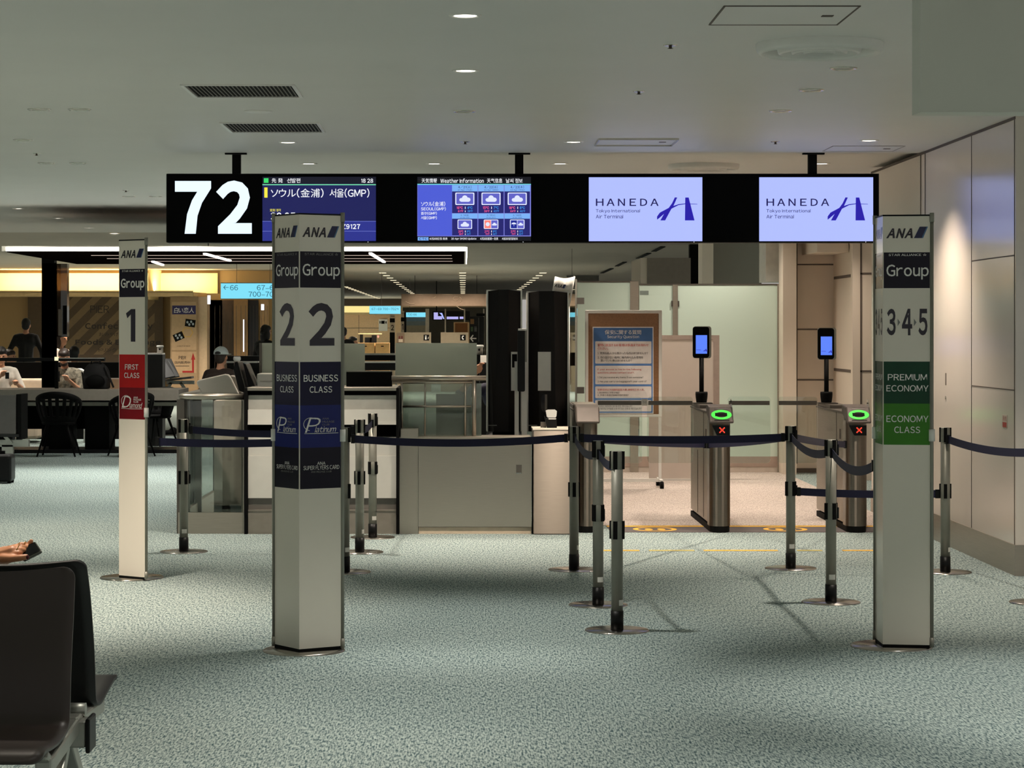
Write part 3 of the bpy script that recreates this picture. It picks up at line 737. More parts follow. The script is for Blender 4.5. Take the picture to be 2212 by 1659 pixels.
def z2(y): return 1.6 + (711 - y) * 11.18 / FPX
def z3(y): return 1.6 + (711 - y) * 11.36 / FPX
ST1 = dict(bold=True, bands=[('red', 1.227, 1.438), ('dred', 1.025, 1.227)], text=[
    ('1', .27, .62, 1.52, 1.728, 'num', .035, 0), ('FIRST', .23, .73, 1.341, 1.376, 'white', .02, 0), ('CLASS', .2, .77, 1.288, 1.322, 'white', .02, 0),
    ('D', .11, .46, 1.098, 1.172, 'white', -.004, .3), ('iamond', .4, .88, 1.097, 1.132, 'white', .0, .35),
    ('ANA', .55, .72, 1.158, 1.17, 'white', .01, 0), ('MILEAGE', .55, .84, 1.145, 1.156, 'white', .01, 0), ('CLUB', .55, .73, 1.131, 1.142, 'white', .01, 0)],
    strokes=[[(.1, 1.0925), (.5, 1.091), (.88, 1.0925)], [(.27 + .17 * math.cos(math.radians(q)), 1.14 + .036 * math.sin(math.radians(q))) for q in range(50, 290, 14)]])
ST2 = dict(dim=True, bands=[('dnavy', z2(876), 1.438), ('blue', z2(968), z2(876)), ('black', z2(1057), z2(968))], text=[
    ('2', .215, .83, z2(747), z2(654), 'num', .034, 0), ('BUSINESS', .1, .915, z2(825), z2(810), 'white', .012, 0), ('CLASS', .24, .775, z2(849), z2(835), 'white', .012, 0),
    ('P', .13, .5, z2(935), z2(903), 'white', -.006, .28), ('latinum', .36, .87, z2(935), z2(922), 'white', .0, .35),
    ('ANA', .54, .7, z2(907.5), z2(903.5), 'grey', .005, 0), ('MILEAGE', .54, .83, z2(914.5), z2(910), 'grey', .005, 0), ('CLUB', .54, .71, z2(920.5), z2(916.5), 'grey', .005, 0),
    ('ANA', .42, .615, z2(1005.5), z2(999), 'white', .0, 0), ('SUPER FLYERS CARD', .095, .945, z2(1016), z2(1007), 'white', .0, 0), ('ANA MILEAGE CLUB', .275, .76, z2(1022.5), z2(1018.5), 'grey', .0, 0)],
    strokes=[[(.12, z2(937)), (.5, z2(937.5)), (.92, z2(937))], [(.27 + .17 * math.cos(math.radians(q)), z2(917) + .032 * math.sin(math.radians(q))) for q in range(50, 270, 14)]])
def y3(y): return 440 + y / 3.07
ST3 = dict(bands=[('dgreen', 1.2277, 1.438), ('green', 1.0215, 1.2277)], text=[
    ('3', .085, .27, z3(y3(873)), z3(y3(697)), 'num', .03, 0), ('4', .4, .615, z3(y3(873)), z3(y3(697)), 'num', .03, 0), ('5', .745, .935, z3(y3(873)), z3(y3(697)), 'num', .03, 0),
    ('PREMIUM', .105, .925, z3(y3(1172)), z3(y3(1130)), 'white', .008, 0), ('ECONOMY', .075, .955, z3(y3(1245)), z3(y3(1203)), 'white', .008, 0),
    ('ECONOMY', .075, .955, z3(y3(1448)), z3(y3(1404)), 'white', .008, 0), ('CLASS', .24, .78, z3(y3(1520)), z3(y3(1477)), 'white', .008, 0)],
    arrows=[[(.31, z3(y3(812))), (.365, z3(y3(787))), (.31, z3(y3(762)))], [(.65, z3(y3(812))), (.705, z3(y3(787))), (.65, z3(y3(762)))]])
pylon('white pylon with a black numeral 1 above a red first class band', 257, 14.55, -36, 119, ST1, 'R')
pylon('two-faced white pylon with large numeral 2 above dark navy business class bands', 646.5, 11.18, 31, 54, ST2, 'RL')
pylon('white pylon reading 3 4 5 above dark and light green economy bands', 1907, 11.36, -8, 91, ST3, 'RL')

# ------------------------------------------------------------------ belt barrier posts
def stanchion():
    t = thing('barrier_post', '', 'barrier post')
    m = MB(); m.lathe([(0, .01), (.05, .01), (.168, .006), (.172, .002), (.172, 0)], n=44); m.build('base_plate', M_base, t)
    m = MB(); m.cyl((0, 0, .105), (0, 0, .935), .031, n=24); m.build('tube', M_alu, t)
    m = MB(); m.cyl((0, 0, .009), (0, 0, .105), .034, n=24); m.build('rubber_collar', M_black, t)
    for zc, nm in ((.905, 'belt_cassette'), (.535, 'belt_cassette')):
        m = MB()
        m.lathe([(.0, .048), (.028, .048), (.033, .042), (.033, -.048), (.03, -.05)], (0, 0, zc), 24)
        c = m.build(nm, M_alu, t)
        m = MB()
        for k in range(4):
            a = k * PI / 2 + math.radians(20)
            p = Vector((math.cos(a) * .032, math.sin(a) * .032, zc)); u = Vector((-math.sin(a), math.cos(a), 0))
            m.bar(p - Vector((0, 0, .048)), p + Vector((0, 0, .047)), .022, .014, 0, up=(math.cos(a), math.sin(a), 0))
        m.build('belt_slot', M_blackm, c)
        m = MB(); a = math.radians(20); m.bar(Vector((math.cos(a) * .04, math.sin(a) * .04, zc - .045)), Vector((math.cos(a) * .04, math.sin(a) * .04, zc + .02)), .02, .018, 0, up=(math.cos(a), math.sin(a), 0)); m.build('belt_end_clip', M_black, c)
    m = MB()
    vs = []; n = 9
    for k in range(n):
        a = math.radians(235 + k * 70 / (n - 1))
        for z in (.135, .165): vs.append((math.cos(a) * .0316, math.sin(a) * .0316, z))
    m.add(vs, [(2 * k, 2 * k + 2, 2 * k + 3, 2 * k + 1) for k in range(n - 1)]); m.build('paper_label', M_white, t)
    return t
POSTS = {}
proto = stanchion(); first = True
for (key, px, yb, rz, label) in (
        ('A', 397, 1192, 15, 'grey belt post beside the glass railing, behind the numeral 1 pylon'),
        ('B', 745, 1236, 40, 'grey belt post half hidden just behind the numeral 2 pylon'),
        ('C', 777, 1193, 65, 'grey belt post between two others in front of the white counter'),
        ('D', 805, 1161, 30, 'grey belt post standing closest to the white counter'),
        ('E', 1240, 1231, 70, 'grey belt post in front of the steel pedestal, farthest of three in line'),
        ('F', 1292, 1307, 25, 'grey belt post in the middle of the line of three'),
        ('G', 1333, 1362, 50, 'grey belt post standing nearest the viewer at the lane mouth'),
        ('H', 1708, 1228, 10, 'grey belt post between the two gate machines'),
        ('I', 1795, 1301, 5, 'grey belt post right beside the green economy pylon'),
        ('J', 2042, 1236, 60, 'grey belt post by the panelled wall with silver clip'),
        ('K', 2244, 1302, 0, 'belt post mostly out of view, only its round foot showing')):
    o = proto if first else copy_tree(proto); first = False
    d = DF(yb); o.location = (X(px, d), d, 0); o.rotation_euler.z = math.radians(rz)
    tag(o, label, 'barrier post', 'belt barrier posts'); POSTS[key] = o.location.copy()
def belt(p, q, za, zb, sag, label, h=.05):
    """webbing strap between two points at given heights, hanging slightly"""
    p, q = Vector((p[0], p[1], za)), Vector((q[0], q[1], zb)); dv = (q - p); dn = Vector((dv.x, dv.y, 0)).normalized()
    p = p + dn * .053; q = q - dn * .053; nrm = Vector((-dn.y, dn.x, 0)) * .0012
    t = thing('barrier_belt', label, 'belt', (p + q) / 2, 'navy barrier belts')
    m = MB(); n = 16; vs = []
    for k in range(n + 1):
        s_ = k / n; c = p.lerp(q, s_) - Vector((0, 0, sag * 4 * s_ * (1 - s_)))
        for dz in (-h / 2, h / 2):
            for sg in (-1, 1): vs.append(c + Vector((0, 0, dz)) + nrm * sg)
    fs = []
    for k in range(n):
        a = 4 * k; b = a + 4
        fs += [(a, b, b + 2, a + 2), (a + 1, a + 3, b + 3, b + 1), (a + 2, b + 2, b + 3, a + 3), (a, a + 1, b + 1, b)]
    fs += [(0, 2, 3, 1), (4 * n, 4 * n + 1, 4 * n + 3, 4 * n + 2)]
    m.add(vs, fs); m.build('webbing', M_navy, t)
    for e in (p, q):
        m = MB(); m.box(e.x - .012, e.x + .012, e.y - .012, e.y + .012, e.z - h / 2 - .004, e.z + h / 2 + .004); m.build('end_clip', M_black, t)
ZU, ZL = .877, .515
pyl1 = (X(322, 14.4), 14.4)
belt(POSTS['A'], POSTS['C'], ZU, ZU, .03, 'navy belt running behind the numeral 2 pylon, upper of two')
belt(pyl1, POSTS['B'], .885, ZU, .02, 'navy belt from the numeral 1 pylon, lower of two')
belt(POSTS['B'], POSTS['E'], ZU, ZU, .03, 'long navy belt across the stainless counter front')
belt(POSTS['C'], POSTS['D'], ZU, ZU, .02, 'short navy belt beside the white counter end')
belt(POSTS['E'], POSTS['F'], ZU, ZU, .05, 'short sagging navy belt nearest the steel pedestal')
belt(POSTS['F'], POSTS['G'], ZU, ZU, .03, 'short navy belt to the post nearest the viewer')
belt(POSTS['E'], POSTS['H'], ZU, ZU, .015, 'long navy belt across the first gate lane, nearest layer')
m1 = (X(1527, 17.75), 17.75); m2 = (X(1828, 17.75), 17.75)
belt(POSTS['E'], m1, ZU, .70, .01, 'navy belt from the pedestal post to the first gate machine')
belt(POSTS['H'], m1, ZU - .0, .70, .01, 'navy belt from the post between gates back to the first machine')
belt(POSTS['H'], m2, ZU, .70, .01, 'navy belt from the post between gates to the second machine')
belt(POSTS['H'], POSTS['I'], ZU, ZU, .05, 'sagging navy belt between the two posts beside the green pylon')
p3 = (X(1890, 11.6), 11.58)
belt(POSTS['I'], p3, ZU, .90, .06, 'sagging navy belt ending at the green economy pylon')
belt(POSTS['H'], POSTS['J'], ZL, ZL, .01, 'low navy belt passing behind the green economy pylon')
belt(POSTS['J'], POSTS['K'], ZU, ZU, .03, 'navy belt leaving the picture past the panelled wall')

# ------------------------------------------------------------------ boarding gate machines
M_ring = emit('reader_green', (70, 240, 70), 1.3); M_red = emit('cross_red', (255, 60, 40), 2.2)
def gate(x0, label, lit, group='boarding gate machines'):
    xc = x0 + .083; yf = 17.82
    t = thing('boarding_gate', label, 'gate machine', (xc, yf, 0), group)
    fr = Fr((xc, yf - .003, 0))
    def hull(z0, z1, r, y1=yf + 1.6):
        pts = [(xc - r, y1), (xc - r, yf + .08)] + [(xc - r * math.cos(math.radians(a)), yf + .08 - .083 * math.sin(math.radians(a))) for a in range(12, 180, 12)] + [(xc + r, yf + .08), (xc + r, y1)]
        n = len(pts); vs = [(p[0], p[1], z) for z in (z0, z1) for p in pts]
        return vs, [(i, (i + 1) % n, n + (i + 1) % n, n + i) for i in range(n)] + [tuple(reversed(range(n))), tuple(range(n, 2 * n))]
    vs, fs = hull(.05, .88, .083, yf + .2); m = MB(); m.add(vs, fs); m.build('front_post', M_brush, t)
    m = MB(); m.box(xc - .075, xc + .075, yf + .2, yf + 1.6, .06, .93); b = m.build('side_body', M_steelw, t, bevel=.01)
    m = MB(); m.box(xc - .078, xc - .0751, yf + .55, yf + .56, .08, .93); m.box(xc - .078, xc - .0751, yf + 1.0, yf + 1.01, .08, .6); m.box(xc - .079, xc - .0751, yf + .35, yf + .4, .72, .8); m.build('panel_seam', M_joint, b)
    m = MB(); vs, fs = hull(0, .05, .078, yf + 1.58); m.add(vs, fs); m.build('plinth', M_blackm, t)
    # sloped reader head
    pts = [(-.09, .87), (.0, .99), (.16, 1.005), (.2, 1.0), (.2, .93), (-.07, .86)]
    m = MB(); n = len(pts); q = .094
    vs = [(xc + sx * q, yf + y, z) for sx in (-1, 1) for (y, z) in pts]
    m.add(vs, [tuple(range(n)), tuple(reversed(range(n, 2 * n)))] + [(i, n + i, n + (i + 1) % n, (i + 1) % n) for i in range(n)])
    hd = m.build('reader_head', mat('reader_grey', (86, 77, 73), .4, .2) if lit else mat('head_taupe', (84, 76, 70), .5, .3), t, bevel=.012)
    if lit:
        sl = Fr((xc, yf - .045, .932), (1, 0, 0), Vector((0, .09, .12)))
        m = MB(); m.oring(sl, .0, -.005, .08, .045, .034, .003); m.build('light_ring', M_ring, hd)
        m = MB(); m.rect(sl, -.05, .045, -.02, .012, .0038, .002); m.rect(sl, -.06, .06, -.058, -.052, .0015, .001); m.build('scan_window', M_blackm, hd)
        m = MB(); m.rect(sl, -.05, .055, .05, .055, .0015, .001); m.build('slot_mark', M_chrome, hd)
        m = MB(); f2 = Fr((xc, yf - .005, 0))
        m.poly(f2, [(-.07, .845), (.068, .845), (.068, .765), (-.03, .765)], .004, .012); ds = m.build('display', M_blackg, t)
        m = MB()
        for k in range(-2, 3):
            for sg in (-1, 1): m.rect(f2, k * .0085 - .0045 + .01, k * .0085 + .0045 + .01, .807 + sg * k * .0085 - .0045, .807 + sg * k * .0085 + .0045, .0055)
        m.build('cross_light', M_red, ds)
        m = MB(); m.poly(Fr((xc + .09, yf, 0), (0, 1, 0)), [(-.08, .89), (.02, 1.04), (.06, 1.05), (.1, .97), (.1, .9)], 0, .006); m.build('side_screen', M_glass, hd)
    else:
        m = MB(); m.box(xc - .086, xc + .09, yf + .2, yf + .9, .99, 1.0); m.build('top_plate', M_steel, t)
    m = MB(); m.box(xc - .08, xc + .08, yf + .2, yf + 1.6, .93, .945); m.box(xc - .07, xc + .07, yf + .9, yf + 1.6, .945, .975); m.build('lid', M_alud, t, bevel=.004)
    return t
g0 = gate(X(1246, 17.82), 'steel gate machine with plain metal head beside the steel pedestal', False)
g1 = gate(X(1534, 17.82), 'steel gate machine with green ring between the two lanes', True)
g2 = gate(X(1830, 17.82), 'steel gate machine with green ring next to the green economy pylon', True)
def flap(parent, x0, x1, rsign):
    d = 18.95; f = Front(d)
    m = MB(); u0, u1 = X(x0, d), X(x1, d)
    m.rect(f, u0, u1, Z(1000, d) - EYE, Z(857, d) - EYE, 0, .012, 0, r=.03)
    g = m.build('glass_flap', M_glass, parent)
    m = MB(); m.rect(f, u0 + .01, u1 - .006, Z(875, d) - EYE, Z(866, d) - EYE, .002, .016); m.build('flap_rail', M_alud, g)
flap(g0, 1289, 1387, 1); flap(g1, 1398, 1497, -1); flap(g1, 1572, 1664, 1); flap(g2, 1680, 1766, -1)
t = thing('glass_notice', 'small white notice between the glass flaps in front of the poster', 'label', W(1392, 872, 18.94))
m = MB(); f = Front(18.94); m.prect(f, 1386, 862, 1399, 876, 0, .002); m.build('paper', M_white, t)
m = MB(); m.ptext(f, '안내문', 1388, 866, 1397, 872, .001); m.build('lettering', INK['grey'], t)

# face camera terminals on the machines
def terminal(px, py0, py1, d, label):
    t = thing('face_camera_terminal', label, 'camera terminal', (X(px, d), d, .98), 'face camera terminals')
    f = Front(d); s_ = 1
    xa, xb = px - 19.5, px + 16
    m = MB(); m.prect(f, xa, py0, xb, py1, .0, .012, r=.022); c = m.build('front_panel', M_jet, t)
    m = MB(); m.prect(f, xa + 1, py0 - 1, xb + 5, py1 + 1, -.0125, .03, r=.02); m.build('rear_casing', M_alu, t)
    m = MB(); m.prect(f, px - 13, py0 + 18, px + 11.5, py0 + 58, .001, 0); sc_ = m.build('screen', emit('terminal_screen', (92, 132, 255), 1.0), t)
    m = MB(); m.ppoly(f, [(px + 3, py0 + 53), (px + 8, py0 + 48), (px + 6, py0 + 53)], .002); m.ppoly(f, [(px + 8, py0 + 48), (px + 10, py0 + 48), (px + 11, py0 + 53), (px + 8, py0 + 53)], .002); m.prect(f, px - 12, py0 + 49.5, px - 2, py0 + 50.3, .002); m.build('screen_logo', E_logo, sc_)
    m = MB(); m.cyl((X(px, d), d + .02, .985), (X(px, d), d + .02, Z(py1 - 4, d)), .0195, n=20); m.build('pole', M_blackm, t)
    m = MB(); m.lathe([(.042, .972), (.046, 1.0), (.05, 1.03), (.052, 1.06), (.05, 1.075), (.02, 1.075)], (X(px, d), d + .02, 0), 20); m.build('clamp', M_blackm, t)
    m = MB(); m.box(X(px, d) - .075, X(px, d) + .085, d - .06, d + .1, .9751, .985); m.build('foot_plate', M_alud, t)
terminal(1516, 706, 773, 19.0, 'black face camera terminal on a pole, blue screen, over the first machine')
terminal(1786, 709, 776, 19.0, 'black face camera terminal on a pole, blue screen, over the second machine')

# floor mat and tape in front of the machines
t = thing('lane_mat', 'dark grey floor strip with yellow edge line under the gate machines', 'floor marking', (X(1550, 18.1), 18.1, 0))
m = MB(); m.box(1.16, 3.5, 17.85, 18.42, .0005, .003); m.build('strip', mat('mat_grey', (92, 84, 84), .9, var=.1, scale=90), t)
m = MB(); m.box(1.16, 3.5, 18.33, 18.42, .003, .0045); m.build('yellow_line', M_yellow, t)
fl = Fr((0, 0, .0045), (1, 0, 0), (0, 1, 0))
for px in (1415, 1697):
    x = X(px, 18.08)
    m = MB(); m.oring(fl, x, 18.1, .175, .19, .04)
    for sx in (-1, 1): m.oval(fl, x + sx * .05, 18.08, .032, .08)
    m.build('footprint_symbol', M_yellow, t)
M_yf = mat('worn_yellow_tape', (186, 170, 96), .8, var=.3, scale=120)
d = DF(1189.5)
for i, (xa, xb, worn) in enumerate(((1303, 1381, 0), (1402, 1500, 1), (1520, 1680, 0), (1722, 1776, 1), (1820, 1890, 0))):
    t = tag(MB().box(X(xa, d), X(xb, d), d - .035, d + .035, .0, .0025).build('floor_tape', M_yf if worn else M_yellow), ('short yellow tape dash beside the nearest belt posts', 'worn faded yellow tape dash between two fresh ones', 'longest bright yellow tape dash on the blue carpet', 'short worn yellow tape dash behind the post by the pylon', 'yellow tape dash running behind the green economy pylon')[i], 'floor tape', 'yellow floor tape dashes')
# ------------------------------------------------------------------ frosted glass partition behind the gates
d = 25.3; f = Front(d)
t = thing('glass_partition', 'frosted pale green glass partition with metal posts behind the gate lanes', 'partition', (X(1465, d), d, 0))
for (xa, xb, yt) in ((1247, 1361, 610), (1381, 1453, 616), (1464, 1679, 616)):
    m = MB(); m.prect(f, xa, yt, xb, 988, 0, .012); m.build('glass_pane', mat('frosted_green', (208, 226, 214), .28, var=.01, scale=1), t)
for (xa, xb, yt) in ((1361, 1379, 608), (1453, 1464, 615), (1679, 1692, 614)):
    m = MB(); m.prect(f, xa, yt, xb, 1020, .015, .04); m.build('post', M_steelw, t)
m = MB(); m.prect(f, 1381, 613, 1692, 616, .006, .03); m.prect(f, 1245, 607, 1379, 610, .006, .03); m.build('top_rail', M_alud, t)
m = MB(); m.prect(f, 1247, 986, 1690, 1008, .01, .035); m.build('base_rail', mat('rail_rose_grey', (168, 148, 136), .5), t)
m = MB(); m.prect(f, 1247, 1008, 1690, 1021, .005, .03); m.build('plinth', mat('plinth_pale', (196, 184, 172), .5), t)
m = MB(); m.prect(f, 1450, 650, 1453.5, 662, .02, .02); m.prect(f, 1464, 650, 1467, 662, .02, .02); m.build('hinge', M_alud, t)
m = MB(); m.prect(f, 1382, 628, 1401, 637, .002, .002); m.build('label_plate', mat('label_grey', (126, 138, 132), .5), t)

# plain white screen behind the question board
d = 23.9; f = Front(d)
t = thing('white_screen', 'plain white free-standing screen with grey frame behind the question board', 'screen', (X(1478, d), d, 0))
m = MB(); m.prect(f, 1402, 732, 1542, 1034, 0, .03); m.build('panel', mat('screen_board_white', (226, 214, 204), .5, var=.01), t)
m = MB(); m.prect(f, 1402, 724, 1554, 733, .004, .04); m.prect(f, 1541, 733, 1554, 1036, .004, .04); m.build('frame', mat('screen_frame_grey', (176, 160, 150), .5), t)
m = MB(); m.prect(f, 1402, 1034, 1554, 1039, .02, .08); m.build('foot_rail', M_whitem, t)

# security question board on casters
d = 22.9; f = Front(d)
t = thing('question_board', 'white framed board on casters with blue Security Question poster', 'notice board', (X(1347, d), d, 0))
uv = f.uv
o0, o1 = uv(1264, 901), uv(1430, 670); i0, i1 = uv(1271, 895), uv(1423, 677)
m = MB(); m.ring(f, (o0[0], o1[0], o0[1], o1[1]), (i0[0], i1[0], i0[1], i1[1]), .0, .03); m.build('frame', M_whitem, t, bevel=.006)
m = MB(); m.prect(f, 1270, 676, 1424, 896, -.012, .015); m.build('cork_panel', mat('cork_brown', (142, 104, 72), .32, var=.12, scale=60), t)
P = lambda x, y: (1200 + x / 4.366, 640 + y / 4.366)
def pr(m, x0, y0, x1, y1, n, mi, r=0): a = P(x0, y0); b = P(x1, y1); m.prect(f, a[0], a[1], b[0], b[1], n, 0, mi, r)
def pt(m, s_, x0, y0, x1, y1, mi, b=.004): a = P(x0, y0); c = P(x1, y1); m.ptext(f, s_, a[0], a[1], c[0], c[1], -.0045, mi, b)
m = MB(); pr(m, 350, 288, 925, 1108, -.0095, 0); pr(m, 358, 297, 917, 1100, -.009, 1); pr(m, 362, 300, 913, 420, -.0085, 2)
for (ya, yb) in ((425, 635), (655, 830), (850, 960), (980, 1087)): pr(m, 375, ya, 905, yb, -.008, 0, .01)
po = m.build('poster', [mat('poster_white', (236, 230, 226), .35), mat('poster_blue', (92, 134, 196), .35), mat('poster_header_blue', (64, 104, 158), .35)], t)
m = MB()
pt(m, '保安に関する質問', 465, 318, 808, 360, 0, .012); pt(m, 'Security Question', 488, 368, 788, 402, 0, .006)
pt(m, '質問に該当するお客様は係員までお知らせ', 397, 447, 878, 473, 1, .006); pt(m, 'ください。', 397, 482, 498, 504, 1, .006)
pt(m, '1. 見知らぬ人から預かったものはありませんか？', 397, 525, 872, 548, 2, .004); pt(m, '2. 目の届かない場所に機内持ち込み荷物を', 397, 565, 828, 589, 2, .004); pt(m, '置いていた事はありませんか？', 425, 595, 720, 617, 2, .004)
pt(m, 'If your answer is Yes to the following', 395, 680, 810, 702, 1, .002); pt(m, 'questions, please contact staff.', 395, 711, 745, 733, 1, .002)
pt(m, '1. Did you receive any items from someone?', 397, 755, 828, 778, 2, .002); pt(m, '2. Has your carry-on baggage left your control?', 397, 793, 860, 816, 2, .002)
pt(m, '如果您对以下问题的回答为是，请告知工作人员。', 397, 872, 840, 891, 1, .004); pt(m, '1. 是否替陌生人保管过物品？', 397, 901, 606, 917, 2, .004); pt(m, '2. 手提行李是否曾离开您的视线？', 397, 924, 690, 941, 2, .004)
pt(m, '아래 질문에 해당되시는 분은 직원에게 알려 주십시오.', 397, 998, 780, 1016, 1, .004); pt(m, '1. 모르는 사람에게서 물건을 받은 적이 있습니까?', 397, 1028, 725, 1046, 2, .004); pt(m, '2. 기내 반입 수하물을 눈에 띄지 않는 곳에 둔 적이 있습니까?', 397, 1050, 812, 1070, 2, .004)
m.build('lettering', [INK['white'], mat('poster_red', (200, 70, 66), .4), mat('poster_ink', (50, 46, 48), .4)], po)
for px in (1269, 1426):
    m = MB(); m.prect(f, px - 3, 898, px + 3, 1038, -.005, .022); m.build('leg', M_whitem, t)
m = MB(); m.prect(f, 1266, 1034, 1429, 1041, -.0, .03); m.build('cross_bar', M_whitem, t)
for (px, dd) in ((1269, -.2), (1269, .25), (1426, -.2), (1426, .25)):
    x = X(px, d)
    m = MB(); m.bar((x, d + .01, Z(1037, d)), (x, d + dd, Z(1037, d)), .03, .025); m.build('foot', M_whitem, t)
    m = MB(); m.cyl((x - .018, d + dd, .036), (x + .018, d + dd, .036), .036, n=18); m.cyl((x, d + dd, .05), (x, d + dd, Z(1037, d)), .012, n=10); m.build('caster', M_blackm, t)

# ------------------------------------------------------------------ white check-in counter
d = 17.72; f = Front(d); DEP = .75
t = thing('check_in_counter', 'white staff counter with steel top, dark shelf gap and grey kick board', 'counter', (X(696, d), d, 0))
m = MB()
m.prect(f, 536, 985, 856, 1076, 0, DEP); m.prect(f, 536, 945, 856, 985, -.012, DEP - .02)
m.build('lower_front', M_white, t)
m = MB(); m.prect(f, 536, 885, 856, 917, .02, DEP); m.prect(f, 536, 911, 856, 917, .03, .1); m.build('shelf_front', M_white, t)
m = MB(); m.prect(f, 536, 854, 856, 885, -.02, DEP - .03); m.build('upper_front', mat('counter_shaded_white', (192, 190, 182), .45), t)  # greyer white paints in the shade on the upper front
m = MB(); m.prect(f, 540, 844, 856, 854, -.05, DEP - .06); m.prect(f, 536, 917, 856, 945, -.18, DEP - .25); m.build('shadow_gap', M_blackm, t)
m = MB(); m.prect(f, 534, 837, 857, 844, .02, DEP); m.build('steel_top', M_steel, t, bevel=.003)
m = MB(); m.prect(f, 536, 1076, 856, 1101, -.02, DEP - .02); m.build('grey_band', mat('counter_dark_grey', (112, 106, 100), .5), t)
m = MB(); m.prect(f, 536, 1103, 856, 1155, .0, DEP); m.prect(f, 536, 1101, 856, 1103.5, .006, .05); m.build('kick_board', mat('kick_taupe', (150, 142, 132), .45, .3), t)
for (xa, xb) in ((528, 535), (856, 862)):
    m = MB(); m.prect(f, xa, 838, xb, 1112, .03, DEP); m.prect(f, xa, 1112, xb, 1155, .02, DEP); m.build('edge_post', M_blackm, t)
def mon(name, label, pts, dd, th, mm):
    g = Front(dd); c = sum((Vector((*g.uv(*p), 0)) for p in pts), Vector()) / len(pts)
    t = thing(name, label, 'monitor', (c.x, dd, c.y + EYE))
    m = MB(); m.ppoly(g, pts, 0, th); m.build('casing', mm, t, bevel=.004)
    return t
dt = 18.05
t = thing('staff_monitor', 'low black monitor turned away on the white counter end', 'monitor', W(797, 837, dt))
m = MB(); g = Front(dt); m.prect(g, 748, 803, 847, 837, 0, .05); m.build('casing', M_blackm, t, bevel=.004)
m = MB(); m.prect(g, 748, 801, 847, 803.5, .001, .052); m.build('top_edge', M_alu, t)
# two slanted black monitors seen edge-on
for (dd, pts, lab) in ((18.1, [(507, 782), (513, 781), (529, 838), (528, 849), (516, 844), (504, 798)], 'slanted black monitor edge-on at the counter end, nearer the capped man'),
                       (18.15, [(525, 785), (530, 786), (551, 836), (537, 836)], 'second slanted black monitor edge-on, next to the white tray')):
    t = mon('slanted_monitor', lab, pts, dd, .34, M_blackg); tag(t, group='slanted counter monitors')
    m = MB(); gg = Front(dd); m.ppoly(gg, [pts[1], (pts[1][0] + 2, pts[1][1] + 2), (pts[2][0] + 1.5, pts[2][1]), pts[2]], .002, .342); m.build('bezel', M_alud, t)
t = thing('white_tray', 'white document tray standing on the counter beside the numeral 2 pylon', 'tray', W(574, 837, 18.1))
m = MB(); g = Front(18.1); m.prect(g, 555, 807, 640, 837, 0, .3); m.build('tray_body', M_white, t, bevel=.01)
m = MB(); m.prect(g, 562, 822, 636, 824, .004, .002); m.build('seam', mat('tray_seam', (205, 198, 186), .5), t)
t = thing('curved_white_sheet', 'curved white sheet leaning behind the second slanted monitor', 'sheet', W(547, 838, 18.3))
m = MB(); g = Front(18.3); m.ppoly(g, [(541, 806), (548, 810), (554, 824), (554, 837), (543, 837), (536, 812)], 0, .02); m.build('sheet', M_white, t)

# glass railing with hand rail left of the counter
d = 17.75; f = Front(d)
t = thing('glass_railing', 'glass railing with steel handrail and kick plate beside the white counter', 'railing', (X(455, d), d, 0))
xl = X(390, d); zr = Z(857, d)
m = MB(); m.tube([(xl, 20.4, zr), (xl, d + .06, zr), (xl + .012, d + .02, zr), (xl + .05, d, zr), (X(527, d), d, zr)], .024, 14); m.build('handrail', M_steel, t)
m = MB(); m.prect(f, 405, 866, 525, 1107, 0, .01); m.build('glass_pane', M_glass, t)
m = MB(); m.box(xl - .005, xl + .005, d + .06, 20.4, .17, zr - .05); m.build('glass_pane', M_glass, t)
m = MB(); m.prect(f, 385, 1107, 528, 1153, .01, .05); m.build('kick_plate', M_steelw, t)
m = MB(); m.box(xl - .025, xl + .025, d + .04, 20.4, 0, .17); m.build('kick_plate', M_steelw, t)
for (px, dd) in ((402, 17.78), (428, 18.7), (459, 20.1)):
    m = MB(); m.box(X(px, dd) - .026, X(px, dd) + .026, dd, dd + .05, .0, zr - .02); m.build('post', M_alud, t)
m = MB(); m.box(xl - .03, xl + .03, d + .0, d + .05, 0, zr - .02); m.build('post', M_alud, t)
m = MB(); m.prect(f, 521, 862, 527, 1107, .0, .03); m.build('post', M_steel, t)
d = 18.0; f = Front(d)
t = thing('desk_return', 'white desk return panel seen through the glass railing', 'desk', (X(492, d), d, 0))
m = MB(); m.box(X(462, d), X(522, d), d, d + .4, 0, .2); m.build('foot', M_white, t)
m = MB(); m.prect(f, 462, 866, 522, 1100, 0, .4); m.build('side_panel', mat('desk_cream', (222, 208, 194), .5), t)
t = thing('white_desk_screen', 'white curved-corner desk screen standing above the glass railing', 'screen', W(470, 850, 18.6))
m = MB(); g = Front(18.6); m.ppoly(g, [(424, 827), (426, 823), (432, 820), (486, 808), (494, 809), (500, 818), (516, 851), (436, 851)], 0, .05); m.build('panel', M_white, t, bevel=.01)
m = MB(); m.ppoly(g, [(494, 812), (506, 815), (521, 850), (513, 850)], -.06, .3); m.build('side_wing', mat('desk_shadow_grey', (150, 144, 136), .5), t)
m = MB(); m.prect(Front(18.62), 498, 851, 514, 980, 0, .02); m.box(X(498, 18.62), X(514, 18.62), 18.62, 18.64, 0, .8); m.build('leg', M_white, t)

